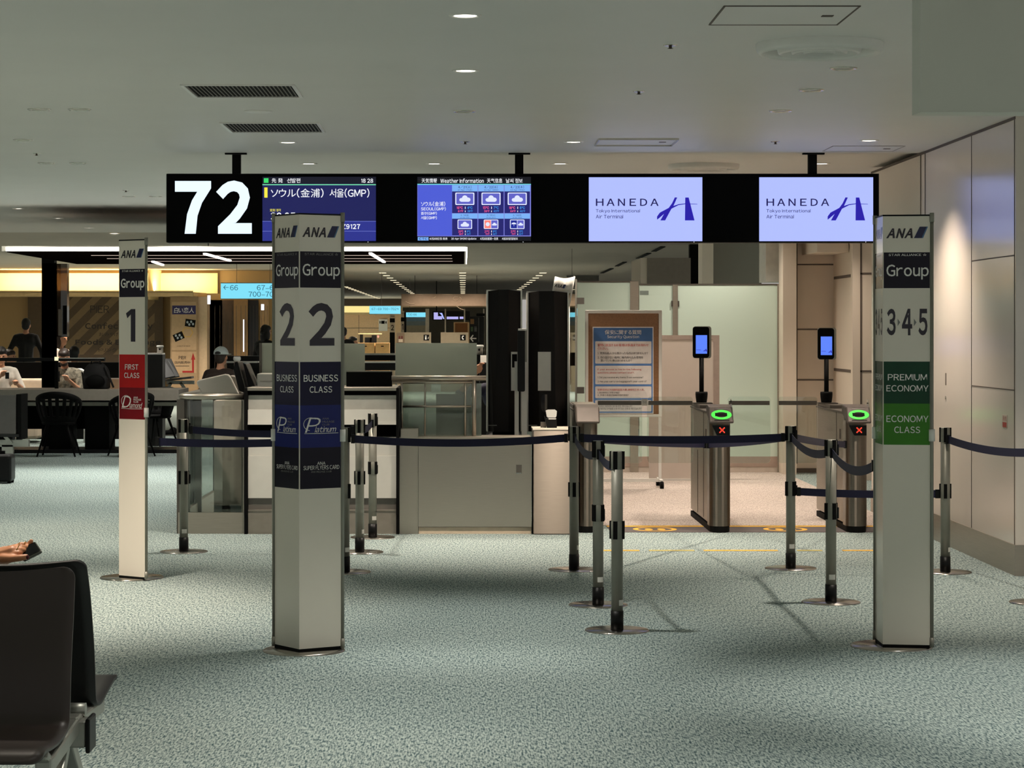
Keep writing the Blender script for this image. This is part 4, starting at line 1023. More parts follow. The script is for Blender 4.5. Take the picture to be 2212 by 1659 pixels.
# stainless counter with glass upper part
d = 17.72; f = Front(d)
t = thing('steel_counter', 'long brushed steel counter front with recessed finger pull', 'counter', (X(1005, d), d, 0))
m = MB(); m.prect(f, 904, 962, 1148, 1138, 0, .04); m.build('door_panel', M_steel, t)
m = MB(); m.prect(f, 863, 945, 903, 1154, .0, .5); m.build('end_panel', M_steel, t)
m = MB(); m.prect(f, 904, 1139, 1148, 1154, -.012, .03); m.build('lit_floor_strip', mat('lit_floor_cream', (220, 200, 176), .5), t)  # cream strip stands in for the lit floor seen under the raised door
m = MB(); m.prect(f, 1115, 1004, 1127, 1023, .002, .003); h = m.build('finger_pull', M_alud, t)
m = MB(); m.prect(f, 1115, 1021, 1126, 1023.5, .003, .003); m.build('lip', M_chrome, h)
m = MB(); m.prect(f, 1149, 958, 1152, 1154, -.01, .03); m.build('hinge_gap', M_blackm, t)
m = MB(); m.prect(f, 866, 927, 903, 945, .0, .2); m.build('corner_block', M_steel, t)
m = MB(); m.prect(f, 903, 945, 1148, 962, -.02, .4); m.build('worktop', M_steelw, t)
d = 18.0; f = Front(d)
t = thing('glass_screen', 'glass counter screen framed by round steel rails over the steel counter', 'glass screen', (X(950, d), d, Z(945, d)))
m = MB(); m.prect(f, 866, 828, 1040, 944, 0, .01); m.build('glass_pane', glass('green_glass', (214, 224, 216), .12, .04, .34, (176, 184, 172)), t)
for (xa, xb, py, r) in ((846, 1050, 817, .021), (848, 1022, 826, .011), (866, 1018, 878, .009)):
    m = MB(); m.tube([W(xa, py, d - .03), W(xb, py, d - .03)], r, 12); m.build('rail', M_steel, t)
for (px, r) in ((868, .01), (918, .007), (1005, .009), (1024, .018)):
    m = MB(); m.tube([W(px, 820, d - .03), W(px, 944, d - .03)], r, 10); m.build('upright', M_steel, t)
t = thing('inner_steel_panel', 'brushed steel panel with bright streak behind the glass counter screen', 'panel', W(980, 960, 18.5))
m = MB(); g = Front(18.5); m.prect(g, 942, 851, 1018, 935, 0, .03); m.box(X(942, 18.5), X(1018, 18.5), 18.5, 18.53, 0, Z(935, 18.5)); m.build('panel', M_brush, t)
t = thing('frosted_screen', 'milky grey-green privacy screen above the steel rail', 'privacy screen', W(942, 816, 18.25))
m = MB(); g = Front(18.25); m.prect(g, 854, 741, 1030, 818, 0, .012); m.build('panel', M_frost2, t)
m = MB(); m.prect(g, 866, 812, 872, 828, 0, .02); m.prect(g, 1012, 812, 1018, 828, 0, .02); m.build('bracket', M_alud, t)
for (xa, xb, ya, yb, lab) in ((740, 788, 742, 836, 'milky glass panel just beside the numeral 2 pylon over the counter'), (565, 600, 741, 836, 'milky green glass panel in front of the dark-haired standing person')):
    t = thing('counter_glass_panel', lab, 'glass panel', W((xa + xb) / 2, 836, 18.4), 'milky counter panels'); g = Front(18.4)
    m = MB(); m.prect(g, xa, ya, xb, yb, 0, .012); m.build('panel', M_frost2, t)
    m = MB(); m.prect(g, xa - (0 if xa > 600 else 5), ya, xa + 1, yb + 1, .005, .03); m.build('post', M_alud, t)

# steel pedestal with small reader
d = 17.66; f = Front(d)
t = thing('steel_pedestal', 'brightly lit brushed steel pedestal beside the plain gate machine', 'pedestal', (X(1191, d), d, 0))
m = MB(); m.prect(f, 1152, 929, 1231, 1154, 0, .42); m.build('body', M_brush, t, bevel=.004)
m = MB(); m.prect(f, 1151, 926, 1232, 929, .003, .43); m.build('top', mat('pedestal_top', (236, 226, 210), .3), t)
t = thing('card_reader', 'small reader with pale face standing on the steel pedestal', 'reader', W(1190, 926, 17.8)); g = Front(17.8)
m = MB(); m.ppoly(g, [(1180, 904), (1203, 904), (1203, 926), (1182, 926), (1176, 898)], 0, .07); m.build('body', M_black, t, bevel=.004)
m = MB(); m.ppoly(g, [(1179, 887), (1184, 885), (1199, 885), (1203, 888), (1202, 899), (1200, 902), (1184, 902), (1181, 900)], .004, .03); m.build('face', M_whitem, t)
m = MB(); m.prect(g, 1185, 903.5, 1201, 906, .003, .004); m.build('light_strip', M_whitem, t)
t = thing('cable_box', 'little grey box beside the reader on the pedestal', 'box', W(1174, 926, 17.85)); m = MB(); m.prect(Front(17.85), 1168, 912, 1180, 926, 0, .05); m.build('casing', M_alud, t)

# tall black folded stands
def stand(label, xa, xb, yt, yb, ridge, card, dd):
    g = Front(dd); t = thing('folded_stand', label, 'stand', (X((xa + xb) / 2, dd), dd, 0), 'tall black folded stands')
    U0, U1 = X(xa, dd), X(xb, dd); zt, zb = Z(yt, dd), Z(yb, dd)
    m = MB(); m.box(U0 + .012, U1 - .012, dd, dd + .2, zb, zt - .01); m.build('back_panel', M_blackm, t)
    (r0, r1, b0, b1) = [X(v, dd) for v in ridge]
    m = MB(); y0 = dd - .07
    vs = [(r0, y0, zt - .0), (r1, y0, zt - .0), (b1, y0, zb), (b0, y0, zb), (U0 + .014, dd, zt - .012), (U1 - .014, dd, zt - .012), (U1 - .014, dd, zb), (U0 + .014, dd, zb)]
    m.add(vs, [(0, 3, 2, 1), (4, 7, 3, 0), (1, 2, 6, 5), (4, 0, 1, 5), (3, 7, 6, 2)]); m.build('front_fold', mat('stand_charcoal', (20, 17, 16), .5, var=.05, spec=.2), t)
    m = MB(); m.box(U0, U0 + .013, dd - .01, dd + .2, zb, zt); m.build('edge_strip', M_whitem, t)
    m = MB(); m.box(U1 - .013, U1, dd - .01, dd + .2, zb, zt); m.build('edge_strip', M_whitem, t)
    m = MB(); m.box(U0, U1, dd + .0, dd + .2, zt - .013, zt); m.build('top_strip', M_whitem, t)
    (ca, cb, cya, cyb) = card
    m = MB(); m.prect(Front(dd - .072), ca, cya, cb, cyb, .001, .003); cc = m.build('card', M_whitem, t)
    m = MB(); m.prect(g, xa + 3, yb - 15, xa + 22, yb - 13, .075, .001); m.build('maker_plate', INK['grey'], t)
    m = MB(); m.box(U0 + .05, U1 - .05, dd + .02, dd + .18, 0, zb); m.build('base', M_blackm, t)
    return t, cc
t, cc = stand('tall black folded stand with pale edges beside the glass counter screen', 1051, 1128, 626, 932, (1077, 1098, 1066, 1098), (1104, 1118, 760, 844), 18.5)
m = MB(); g = Front(18.428); m.prect(g, 1106, 765, 1117, 794, .002, .001); m.build('card_symbol', M_blackm, cc)
t, cc = stand('tall black folded stand with a blank white card on its front', 1138, 1229, 629, 932, (1164, 1196, 1164, 1200), (1162, 1190, 760, 844), 18.6)
m = MB(); g = Front(18.528); u, v = g.uv(1175, 871); m.oval(g, u, v, .026, .075, .002, .002); m.build('finger_slot', M_blackg, t)
m = MB(); m.prect(g, 1177, 852, 1182, 890, .004, .003); m.build('slot_edge', M_alud, t)
t = thing('scanner_post', 'slim pale post carrying a narrow dark screen between the black stands', 'post', (X(1127, 18.3), 18.3, 0)); g = Front(18.3)
for (xa, xb) in ((1112, 1121), (1127, 1139)):
    m = MB(); m.prect(g, xa, 781, xb, 1060, -.05, .04); m.build('upright', M_whitem, t)
m = MB(); m.prect(g, 1118, 713, 1134, 846, .0, .03, r=.012); m.build('screen_casing', M_black, t)
m = MB(); m.prect(g, 1133, 713, 1138, 782, -.01, .03); m.build('backplate', M_alu, t)
m = MB(); m.cyl(W(1119, 712, 18.3), W(1137, 712, 18.3), .009, n=10); m.build('top_light', M_whitem, t)
m = MB(); m.prect(g, 1110, 1058, 1142, 1139, -.04, .07); m.build('base', M_blackm, t)
# airline flag on a white pole
t = thing('airline_flag', 'small white airline flag on a slanting white pole behind the black stands', 'flag', W(1236, 664, 18.9)); g = Front(18.9)
m = MB(); n = 10; vs = []
for i in range(n + 1):
    s_ = i / n; u0, v0 = g.uv(1199 + (1240 - 1199) * s_, 597 + 4 * math.sin(s_ * 3) ); u1, v1 = g.uv(1193 + (1236 - 1193) * s_, 628 + 6 * s_)
    w = .012 * math.sin(s_ * 9)
    vs += [g.p(u0, v0, w), g.p(u1, v1, w)]
m.add(vs, [(2 * i, 2 * i + 1, 2 * i + 3, 2 * i + 2) for i in range(n)], 0, True); fl_ = m.build('cloth', M_whitem, t, mods=[('solid', .002, 0)])
m = MB(); a = math.radians(-8); fg = Fr(g.p(*g.uv(1197, 620), .016), (math.cos(a), 0, math.sin(a)), (-math.sin(a), 0, math.cos(a)))
k = 18.9 / FPX; logo(m, fg, 0, 25 * k, 0, 8.5 * k, 0, 1, 2); m.build('airline_logo', [INK['ink'], INK['navy'], INK['sky']], fl_)
m = MB(); m.tube([W(1241, 597, 18.9), W(1229, 662, 18.9)], .007, 8); m.tube([W(1229, 662, 18.9), W(1229, 940, 18.9)], .007, 8); m.build('pole', M_whitem, t)
# glass wing wall with hinge blocks between counter and first lane
t = thing('glass_wing', 'clear glass wing wall with square hinge blocks left of the question board', 'glass wall', (X(1243, 19.6), 19.6, 0))
x0 = X(1243, 19.6)
m = MB(); m.box(x0 - .006, x0 + .006, 19.5, 25.2, .05, 2.02); m.build('glass_pane', M_glass, t)
m = MB(); m.box(x0 - .008, x0 + .008, 19.49, 19.5, 0, 2.03); m.build('end_post', M_alu, t)
for py in (650, 843):
    m = MB(); m.prect(Front(19.44), 1246, py - 7, 1262, py + 7, 0, .04); m.build('hinge_block', M_alud, t)
m = MB(); m.box(x0 - .02, x0 + .02, 19.5, 25.2, 0, .05); m.build('base_channel', M_alud, t)
# ------------------------------------------------------------------ foreground back-to-back beam seats
M_shell = mat('seat_shell_brown', (60, 50, 46), .42, var=.04, scale=4)
M_shellk = mat('seat_shell_black', (14, 13, 13), .5, var=.05)
M_cast = mat('cast_aluminium', (178, 178, 170), .42, .8, var=.05)
def shell(prof, xa, xb, mm, parent_label, grp):
    y0 = prof[0][0]
    t = thing('waiting_seat', parent_label, 'seat', ((xa + xb) / 2, prof[3][0], 0), grp)
    # smooth the profile
    pr_ = [Vector(p) for p in prof]
    for _ in range(2):
        q = [pr_[0]]
        for a, b in zip(pr_, pr_[1:]): q += [a.lerp(b, .25), a.lerp(b, .75)]
        q.append(pr_[-1]); pr_ = q
    L = [0]
    for a, b in zip(pr_, pr_[1:]): L.append(L[-1] + (b - a).length)
    T_ = L[-1]; rr = .035
    ends = [0, .0015, .004, .008, .013, .019, .026, .035]
    ts = ends + [.035 + (T_ - .07) * q / 44 for q in range(1, 44)] + [T_ - e for e in reversed(ends)]
    def at(u):
        for i in range(len(L) - 1):
            if u <= L[i + 1] + 1e-9: return pr_[i].lerp(pr_[i + 1], (u - L[i]) / (L[i + 1] - L[i]))
        return pr_[-1]
    m = MB(); nx = 16; vs = []; k = len(ts)
    for u in ts:
        p = at(u); e = min(u, T_ - u, rr); ins = rr - math.sqrt(max(0, rr * rr - (rr - e) ** 2)); dip = .016 * max(0, 1 - u / .25)
        for j in range(nx + 1):
            s_ = j / nx; vs.append((xa + ins + (xb - xa - 2 * ins) * s_, p.x, p.y - dip * math.sin(PI * s_)))
    m.add(vs, [(i * (nx + 1) + j, i * (nx + 1) + j + 1, (i + 1) * (nx + 1) + j + 1, (i + 1) * (nx + 1) + j) for i in range(k - 1) for j in range(nx)], 0, True)
    m.build('shell', mm, t, mods=[('solid', .014, 0)])
    return t
NEAR = [(6.808, .887), (6.78, .742), (6.735, .60), (6.716, .46), (6.70, .425), (6.60, .41), (6.45, .412), (6.33, .425), (6.29, .417), (6.27, .40)]
FAR = [(6.998, .886), (7.08, .783), (7.165, .58), (7.185, .45), (7.205, .41), (7.30, .398), (7.44, .418), (7.60, .436), (7.64, .43), (7.655, .412)]
XE = -1.165
n1 = shell(NEAR, XE - .535, XE, M_shell, 'dark brown waiting seat facing the viewer in the corner', 'beam waiting seats')
f1 = shell(FAR, XE - .535, XE, M_shellk, 'black waiting seat back-to-back behind the brown seat', 'beam waiting seats')
f2 = shell(FAR, XE - 1.085, XE - .55, M_shellk, 'black waiting seat under the person holding the phone', 'beam waiting seats')
n2 = shell(NEAR, XE - 1.085, XE - .55, M_shell, 'dark brown waiting seat beyond the picture edge, facing the viewer', 'beam waiting seats')
t = thing('seat_beam', 'aluminium beam frame carrying the back-to-back waiting seats', 'seat frame', (XE - .5, 6.95, 0))
m = MB(); m.box(-2.5, XE + .015, 6.9, 7.0, .325, .405); m.build('beam', M_cast, t, bevel=.006)
m = MB(); m.box(XE + .016, XE + .03, 6.89, 7.01, .31, .415); m.build('end_cap', M_black, t, bevel=.005)
for x in (XE - .03, XE - .55, XE - 1.08):
    m = MB(); m.bar((x, 7.0, .395), (x, 6.45, .355), .05, .05); m.bar((x, 6.5, .36), (x, 6.42, .395), .04, .03); m.build('seat_arm', M_cast, t, bevel=.008)
    m = MB(); m.bar((x, 6.9, .395), (x, 7.42, .37), .045, .045); m.bar((x, 7.2, .38), (x, 7.25, .4), .04, .03); m.build('seat_arm', M_cast, t, bevel=.008)
    m = MB(); m.cyl((x - .03, 7.0, .425), (x + .03, 7.0, .425), .022, n=14); m.build('clamp', M_cast, t)
for x in (XE - .06, -2.4):
    m = MB(); m.bar((x, 6.98, .34), (x, 7.36, .03), .05, .045); m.cyl((x, 7.37, 0), (x, 7.37, .03), .03, n=14); m.build('leg', M_cast, t, bevel=.006)
    m = MB(); m.bar((x, 6.92, .34), (x, 6.54, .03), .05, .045); m.cyl((x, 6.53, 0), (x, 6.53, .03), .03, n=14); m.build('leg', M_cast, t, bevel=.006)

# ------------------------------------------------------------------ people
M_skin = mat('skin', (206, 150, 118), .5, var=.05, scale=30)
M_skinw = mat('skin_warm_tan', (230, 160, 118), .45, var=.06, scale=40)
M_hairk = mat('hair_black', (18, 15, 14), .5, var=.2, scale=60)
M_hairb = mat('hair_brown', (46, 32, 24), .5, var=.2, scale=60)
CL = {'black': mat('cloth_black', (16, 15, 16), .8, var=.1, scale=40), 'white': mat('cloth_white', (224, 214, 200), .8, var=.06, scale=30), 'brown': mat('cloth_dark_brown', (44, 31, 24), .8, var=.08, scale=30),
      'camo': mat('cloth_pattern', (120, 112, 96), .8, var=.75, scale=26), 'navy': mat('cloth_navy', (26, 28, 52), .8, var=.1, scale=30), 'dark': mat('trousers_dark', (24, 23, 26), .8, var=.1), 'tan': mat('cloth_tan', (168, 132, 96), .8, var=.08)}
def ik(S, H, l1, l2, bend):
    S, H = Vector(S), Vector(H); dv = H - S; D = min(dv.length, (l1 + l2) * .98); dn = dv.normalized()
    H = S + dn * D; a = (l1 * l1 - l2 * l2 + D * D) / (2 * D); h = math.sqrt(max(0, l1 * l1 - a * a))
    b = Vector(bend); b = (b - dn * b.dot(dn)).normalized()
    return S + dn * a + b * h, H
def person(label, loc, rz, sit, shirt, pants, hair, hands, skin=None, cap=None, beard=False, long_hair=False, lean=0.0, nod=0.0, turn=0.0, top=1.72, vox=.012, seat=.45):
    """figure facing local -y; hands = two target points in local space"""
    skin = skin or M_skin
    t = thing('person', label, 'person', (0, 0, 0))
    s_ = top / 1.72
    hip = (seat + .1) if sit else .93 * s_
    pel = Vector((0, 0, hip)); ch = pel + Vector((0, -math.sin(lean) * .36, math.cos(lean) * .36)) * s_
    sh = pel + Vector((0, -math.sin(lean) * .5, math.cos(lean) * .5)) * s_
    nk = sh + Vector((0, -.01 - math.sin(lean) * .08, .085)) * s_
    hd = nk + Vector((0, -.03 - math.sin(lean) * .03 - nod * .06, .115 - nod * .02)) * s_
    R = Matrix.Rotation(turn, 3, 'Z') @ Matrix.Rotation(nod * .6, 3, 'X')
    S = [sh + Vector((sx * .185 * s_, 0, -.02)) for sx in (-1, 1)]
    arms = [ik(S[i], hands[i], .29 * s_, .26 * s_, ((-1, 1)[i] * .6, .35, -1)) for i in (0, 1)]
    legs = []
    for sx in (-1, 1):
        a = pel + Vector((sx * .09 * s_, 0, -.03))
        if sit: k = Vector((sx * .12, -.42 * s_, seat + .08)); an = Vector((sx * .12, -.44 * s_, .09))
        else: k = Vector((sx * .1, -.02, .5 * s_)); an = Vector((sx * .11, .02, .09))
        legs.append((a, k, an))
    m = MB()
    m.caps(pel, ch, .125 * s_, .135 * s_); m.caps(ch + Vector((-.09 * s_, 0, .03)), ch + Vector((.09 * s_, 0, .03)), .115 * s_); m.caps(sh + Vector((-.12 * s_, 0, -.02)), sh + Vector((.12 * s_, 0, -.02)), .075 * s_)
    m.caps(sh, nk + Vector((0, 0, .03)), .056 * s_, .052 * s_)
    def H(x, y, z): return hd + R @ (Vector((x, y, z)) * s_)
    m.ellip(H(0, .012, .03), (.077 * s_, .095 * s_, .1 * s_), 16, rot=R); m.ellip(H(0, -.025, -.045), (.057 * s_, .062 * s_, .068 * s_), 14, rot=R)
    m.caps(H(0, -.083, .02), H(0, -.105, -.018), .011 * s_, .016 * s_, 8); m.ellip(H(0, -.082, -.058), (.024 * s_, .013 * s_, .01 * s_), 8, rot=R)
    for sx in (-1, 1): m.ellip(H(sx * .079, .01, -.005), (.012 * s_, .022 * s_, .034 * s_), 8, rot=R); m.ellip(H(sx * .03, -.075, .032), (.025 * s_, .016 * s_, .01 * s_), 8, rot=R)
    for i in (0, 1):
        e, h = arms[i]; m.caps(S[i], e, .05 * s_, .04 * s_); m.caps(e, h, .038 * s_, .026 * s_)
        dn = (h - e).normalized(); pal = h + dn * .05
        m.ellip(pal, (.04, .03, .045), 10); side = dn.cross(Vector((0, 0, 1))).normalized(); up = side.cross(dn)
        for k_ in range(4):
            b_ = pal + dn * .03 + side * (.018 * (k_ - 1.5)); c_ = b_ + dn * .028 + up * .008; m.caps(b_, c_, .0095, .009, 8); m.caps(c_, c_ + dn * .012 - up * .02, .009, .008, 8)
        m.caps(pal - dn * .01 + side * (-.03 if i else .03), pal + dn * .03 + side * (-.045 if i else .045) + up * .01, .012, .0095, 8)
    for (a, k, an) in legs:
        m.caps(a, k, .085 * s_, .06 * s_); m.caps(k, an, .055 * s_, .04 * s_); m.caps(an + Vector((0, .03, -.045)), an + Vector((0, -.14, -.055)), .038, .032)
    m.build('body', skin, t, mods=[('remesh', vox, 4)])
    m = MB()
    m.caps(pel + Vector((0, 0, .02)), ch, .14 * s_, .148 * s_); m.caps(ch + Vector((-.09 * s_, 0, .03)), ch + Vector((.09 * s_, 0, .03)), .128 * s_); m.caps(sh + Vector((-.12 * s_, 0, -.025)), sh + Vector((.12 * s_, 0, -.025)), .085 * s_)
    for i in (0, 1):
        e, h = arms[i]; m.caps(S[i], e, .062 * s_, .052 * s_)
        if shirt in ('black', 'brown'): m.caps(e, e.lerp(h, .9), .051 * s_, .04 * s_)
    m.build('shirt', CL[shirt], t, mods=[('remesh', vox, 3)])
    m = MB()
    m.caps(pel + Vector((-.05, 0, 0)), pel + Vector((.05, 0, 0)), .135 * s_)
    for (a, k, an) in legs: m.caps(a, k, .098 * s_, .074 * s_); m.caps(k, an, .07 * s_, .058 * s_)
    m.build('trousers', CL[pants], t, mods=[('remesh', vox, 3)])
    for (a, k, an) in legs:
        m = MB(); m.caps(an + Vector((0, .03, -.04)), an + Vector((0, -.15, -.052)), .048, .038); m.box(an.x - .045, an.x + .045, an.y - .18, an.y + .07, 0, .02); m.build('shoe', M_blackm, t, mods=[('remesh', .012, 2)])
    m = MB()
    m.ellip(H(0, .03, .05), (.087 * s_, .096 * s_, .098 * s_), 16, rot=R)
    m.ellip(H(0, .0, .075), (.082 * s_, .092 * s_, .062 * s_), 14, rot=R)
    m.ellip(H(0, .065, -.01), (.078 * s_, .055 * s_, .075 * s_), 12, rot=R)
    if long_hair:
        m.ellip(H(0, .075, -.08), (.085 * s_, .045 * s_, .13 * s_), 12, rot=R)
        m.ellip(H(0, .1, .0), (.05 * s_, .05 * s_, .05 * s_), 12)
        for sx in (-1, 1): m.ellip(H(sx * .07, .03, -.05), (.028 * s_, .06 * s_, .11 * s_), 10, rot=R)
    if beard: m.ellip(H(0, -.024, -.07), (.063 * s_, .068 * s_, .05 * s_), 12, rot=R)
    m.build('hair', hair, t, mods=[('remesh', .01, 2)])
    for sx in (-1, 1):
        m = MB(); m.ellip(H(sx * .03, -.084, .014), (.011 * s_, .008, .007 * s_), 8); m.build('eye', M_blackg, t)
    if cap:
        m = MB(); vs = []; n = 20; rows = 7
        for i in range(rows):
            a_ = PI / 2 * i / (rows - 1)
            for j in range(n):
                b_ = 2 * PI * j / n; vs.append(H(.098 * math.sin(a_) * math.cos(b_), .02 + .112 * math.sin(a_) * math.sin(b_), .045 + .108 * math.cos(a_)))
        m.add(vs, [(i * n + j, (i + 1) * n + j, (i + 1) * n + (j + 1) % n, i * n + (j + 1) % n) for i in range(rows - 1) for j in range(n)], 0, True)
        c_ = m.build('cap', cap, t, mods=[('solid', .008, 0)])
        m = MB(); m.ellip(H(0, -.13, .045), (.075, .075, .008), 14, rot=R); m.build('visor', cap, c_)
        m = MB(); m.ellip(H(0, .118, .062), (.045, .02, .026), 12, rot=R); m.build('back_opening', M_hairk, c_)
    t.location = loc; t.rotation_euler.z = rz
    return t

# seated person in the black seat: only the hand with the phone reaches into view
SP = Vector((-1.965, 7.43, 0))
t = person('seated person out of frame, tan forearm with rings resting over the seat back', (0, 0, 0), PI, True, 'camo', 'dark', M_hairb, [(-.32, -.06, .86), (.1, -.35, .7)], M_skinw, lean=-.12, top=1.66)
t.location = SP
t['label'] = 'person in black seat, only a tan hand with rings shows'
def hp(px, py, dd=7.4): return W(px, py, dd)
body = [c for c in t.children if c.name.startswith('body')][0]
# rebuild the right forearm and hand of this person with separate, bent fingers
m = MB()
def chain(pts, rs):
    P_ = [hp(*p) for p in pts]
    for i in range(len(P_) - 1): m.caps(P_[i], P_[i + 1], rs[i], rs[i + 1], 10)
m.caps(hp(-130, 1225, 7.33), hp(-14, 1204, 7.4), .038, .027); m.caps(hp(-14, 1204, 7.4), hp(14, 1199, 7.4), .028, .031)
m.caps(hp(2, 1203, 7.4), hp(26, 1193, 7.39), .027, .024); m.caps(hp(10, 1196, 7.42), hp(34, 1185, 7.41), .024, .016); m.caps(hp(8, 1206, 7.38), hp(28, 1203, 7.37), .018, .015)
chain([(33, 1184, 7.42), (46, 1177, 7.43), (60, 1178, 7.43), (67.5, 1169, 7.425)], [.0115, .0105, .0095, .0075])
chain([(34, 1186, 7.40), (46, 1182, 7.40), (56, 1183, 7.41), (59, 1180, 7.42)], [.0115, .0105, .009, .008])
chain([(32, 1191, 7.385), (43, 1188, 7.385), (52, 1189, 7.395)], [.0115, .0105, .0085])
chain([(28, 1196, 7.375), (38, 1195, 7.372), (45, 1194, 7.38)], [.0105, .0095, .008])
chain([(6, 1207, 7.37), (26, 1207, 7.355), (44, 1205, 7.35), (57, 1203, 7.352)], [.017, .0125, .0115, .0095])
o_ = m
# merge with the body so that it stays one surface
bm_ = MB(); me = body.data
keep = []
body.data = me
h = o_.build('forearm_hand', M_skinw, None, mods=[('remesh', .0032, 3)])
dg = bpy.context.evaluated_depsgraph_get()
ev = bpy.data.meshes.new_from_object(h.evaluated_get(dg)); bev = bpy.data.meshes.new_from_object(body.evaluated_get(dg))
mj = MB(); mw = body.matrix_world if False else Matrix.Translation(SP) @ Matrix.Rotation(PI, 4, 'Z')
inv = mw.inverted()
mj.add([v.co.copy() for v in bev.vertices], [tuple(p.vertices) for p in bev.polygons], 0, True)
mj.add([inv @ v.co for v in ev.vertices], [tuple(p.vertices) for p in ev.polygons], 0, True)
bpy.data.objects.remove(h); bpy.data.objects.remove(body)
t.location = (0, 0, 0); mj.build('body', M_skinw, t); t.location = SP
t.location = (0, 0, 0)
m = MB(); tor = lambda c, r, ax: m.tube([inv @ (c + ax[0] * (r * math.cos(a * PI / 7)) + ax[1] * (r * math.sin(a * PI / 7))) for a in range(15)], .0018, 6, cap=False)
for (px, py, dd) in ((40, 1180, 7.424), (40, 1184, 7.40), (37, 1189.5, 7.385), (53, 1177.5, 7.43)): tor(hp(px, py, dd), .012, (Vector((.3, .2, .93)).normalized(), Vector((0, 1, -.2)).normalized()))
m.build('ring', mat('gold', (214, 168, 104), .25, 1.0), t)
m = MB(); m.ellip(inv @ hp(59.5, 1203.6, 7.346), (.006, .004, .0075), 10); m.build('nail', mat('nail_wine', (96, 34, 44), .2), t)
t.location = SP
# phone held in the hand
t = thing('smartphone', 'grey smartphone in a clear case held by the hand with rings', 'phone', hp(66, 1188, 7.39))
a = (hp(48, 1199, 7.36) + hp(52, 1186, 7.43)) / 2; ux = (hp(80, 1181, 7.40) - hp(50, 1196, 7.385)).normalized(); vv = Vector((.05, .8, .55)); vv = (vv - ux * vv.dot(ux)).normalized()
pf = Fr(hp(64, 1189, 7.39), ux, vv)
m = MB(); m.rect(pf, -.035, .032, -.034, .034, .0, .009, 0, .008); m.build('case', mat('phone_grey', (88, 90, 84), .2, .4), t, bevel=.002)
m = MB(); m.rect(pf, -.03, .028, -.03, .03, .0008, 0, 0, .006); m.build('screen', M_blackg, t)
# ------------------------------------------------------------------ seating hall on the far side
M_cove = emit('cove_light_strip', (255, 214, 130), 6.0)
M_ledge = mat('ledge_tan', (206, 176, 128), .6)
M_covew = mat('cove_wall', (246, 226, 170), .7, var=.01)
# lit ledge over the shop front
d = 53.6; f = Front(d)
m = MB(); m.prect(f, -70, 631, 417, 640, 0, 1.3); m.prect(f, -70, 628, 417, 632, 0, .05)
struct(m.build('trim_ledge', M_ledge))
m = MB(); m.prect(Front(54.9), -70, 590, 470, 634, 0, .08)
struct(m.build('wall_cove', M_covew))
m = MB(); m.prect(Front(54.2), -70, 629.5, 417, 631, 0, .12)
tag(m.build('cove_light', M_cove), 'hidden warm light strip on the ledge over the shop front', 'light strip')
for xx in (-10.4, -8.6, -7.0):
    l = bpy.data.lights.new('cove_lamp', 'AREA'); l.shape = 'RECTANGLE'; l.size = 1.7; l.size_y = .12; l.energy = 46; l.color = (1, .80, .42)
    o = bpy.data.objects.new('cove_lamp', l); o.location = (xx, 54.25, Z(629, 54.25) + .02); o.rotation_euler = (math.radians(150), 0, 0); COL.objects.link(o)
# angled run of the lit ledge towards the next gate
m = MB(); A, B = Vector((X(418, 53.6), 53.6, 0)), Vector((X(640, 66), 66, 0))
for (za, zb, off) in ((Z(640, 53.6), Z(631, 53.6), 0.0),):
    n_ = Vector((B - A).yxz) ; nn = Vector(((B - A).y, -(B - A).x, 0)).normalized()
    vs = [A + Vector((0, 0, za)), B + Vector((0, 0, za)), B + Vector((0, 0, zb)), A + Vector((0, 0, zb))]; vs += [v - nn * 1.0 for v in vs]
    m.add(vs, [(0, 1, 2, 3), (3, 2, 6, 7), (0, 4, 5, 1), (4, 7, 6, 5)])
struct(m.build('trim_ledge_angled', M_ledge))
m = MB(); vs = [A - nn * 1.1 + Vector((0, 0, 2.3)), B - nn * 1.1 + Vector((0, 0, 2.3)), B - nn * 1.1 + Vector((0, 0, FARC)), A - nn * 1.1 + Vector((0, 0, FARC))]
m.add(vs, [(0, 1, 2, 3)]); struct(m.build('wall_cove_angled', M_covew))
l = bpy.data.lights.new('cove_lamp', 'AREA'); l.shape = 'RECTANGLE'; l.size = 6; l.size_y = .12; l.energy = 90; l.color = (1, .80, .42)
o = bpy.data.objects.new('cove_lamp', l); mid = (A + B) / 2 - nn * .5; o.location = (mid.x, mid.y, Z(629, 53.6) + .05); o.rotation_euler = (PI, 0, math.atan2((B - A).y, (B - A).x)); COL.objects.link(o)

# shop shutter with diagonal stripes
d = 54.7; f = Front(d)
t = thing('shop_shutter', 'closed brown shop shutter with diagonal stripes and PIER lettering', 'shutter', (X(245, d), d, 0))
m = MB(); m.prect(f, 60, 641, 352, 850, 0, .04); m.build('shutter', mat('shutter_brown', (78, 60, 40), .6), t)
m = MB(); s0 = mat('shutter_stripe', (116, 94, 64), .6)
def clip(P, fn):
    out = []
    for i in range(len(P)):
        a, b = P[i], P[(i + 1) % len(P)]; fa, fb = fn(a), fn(b)
        if fa >= 0: out.append(a)
        if fa * fb < 0: q = fa / (fa - fb); out.append((a[0] + (b[0] - a[0]) * q, a[1] + (b[1] - a[1]) * q))
    return out
for i in range(9):
    c0 = 800 + i * 42
    P4 = clip(clip([(142, 642), (142, 766), (334, 766), (334, 642)], lambda p: p[0] + p[1] - c0), lambda p: c0 + 20 - p[0] - p[1])
    if len(P4) > 2: m.ppoly(f, P4, .002)
m.build('stripe', s0, t)
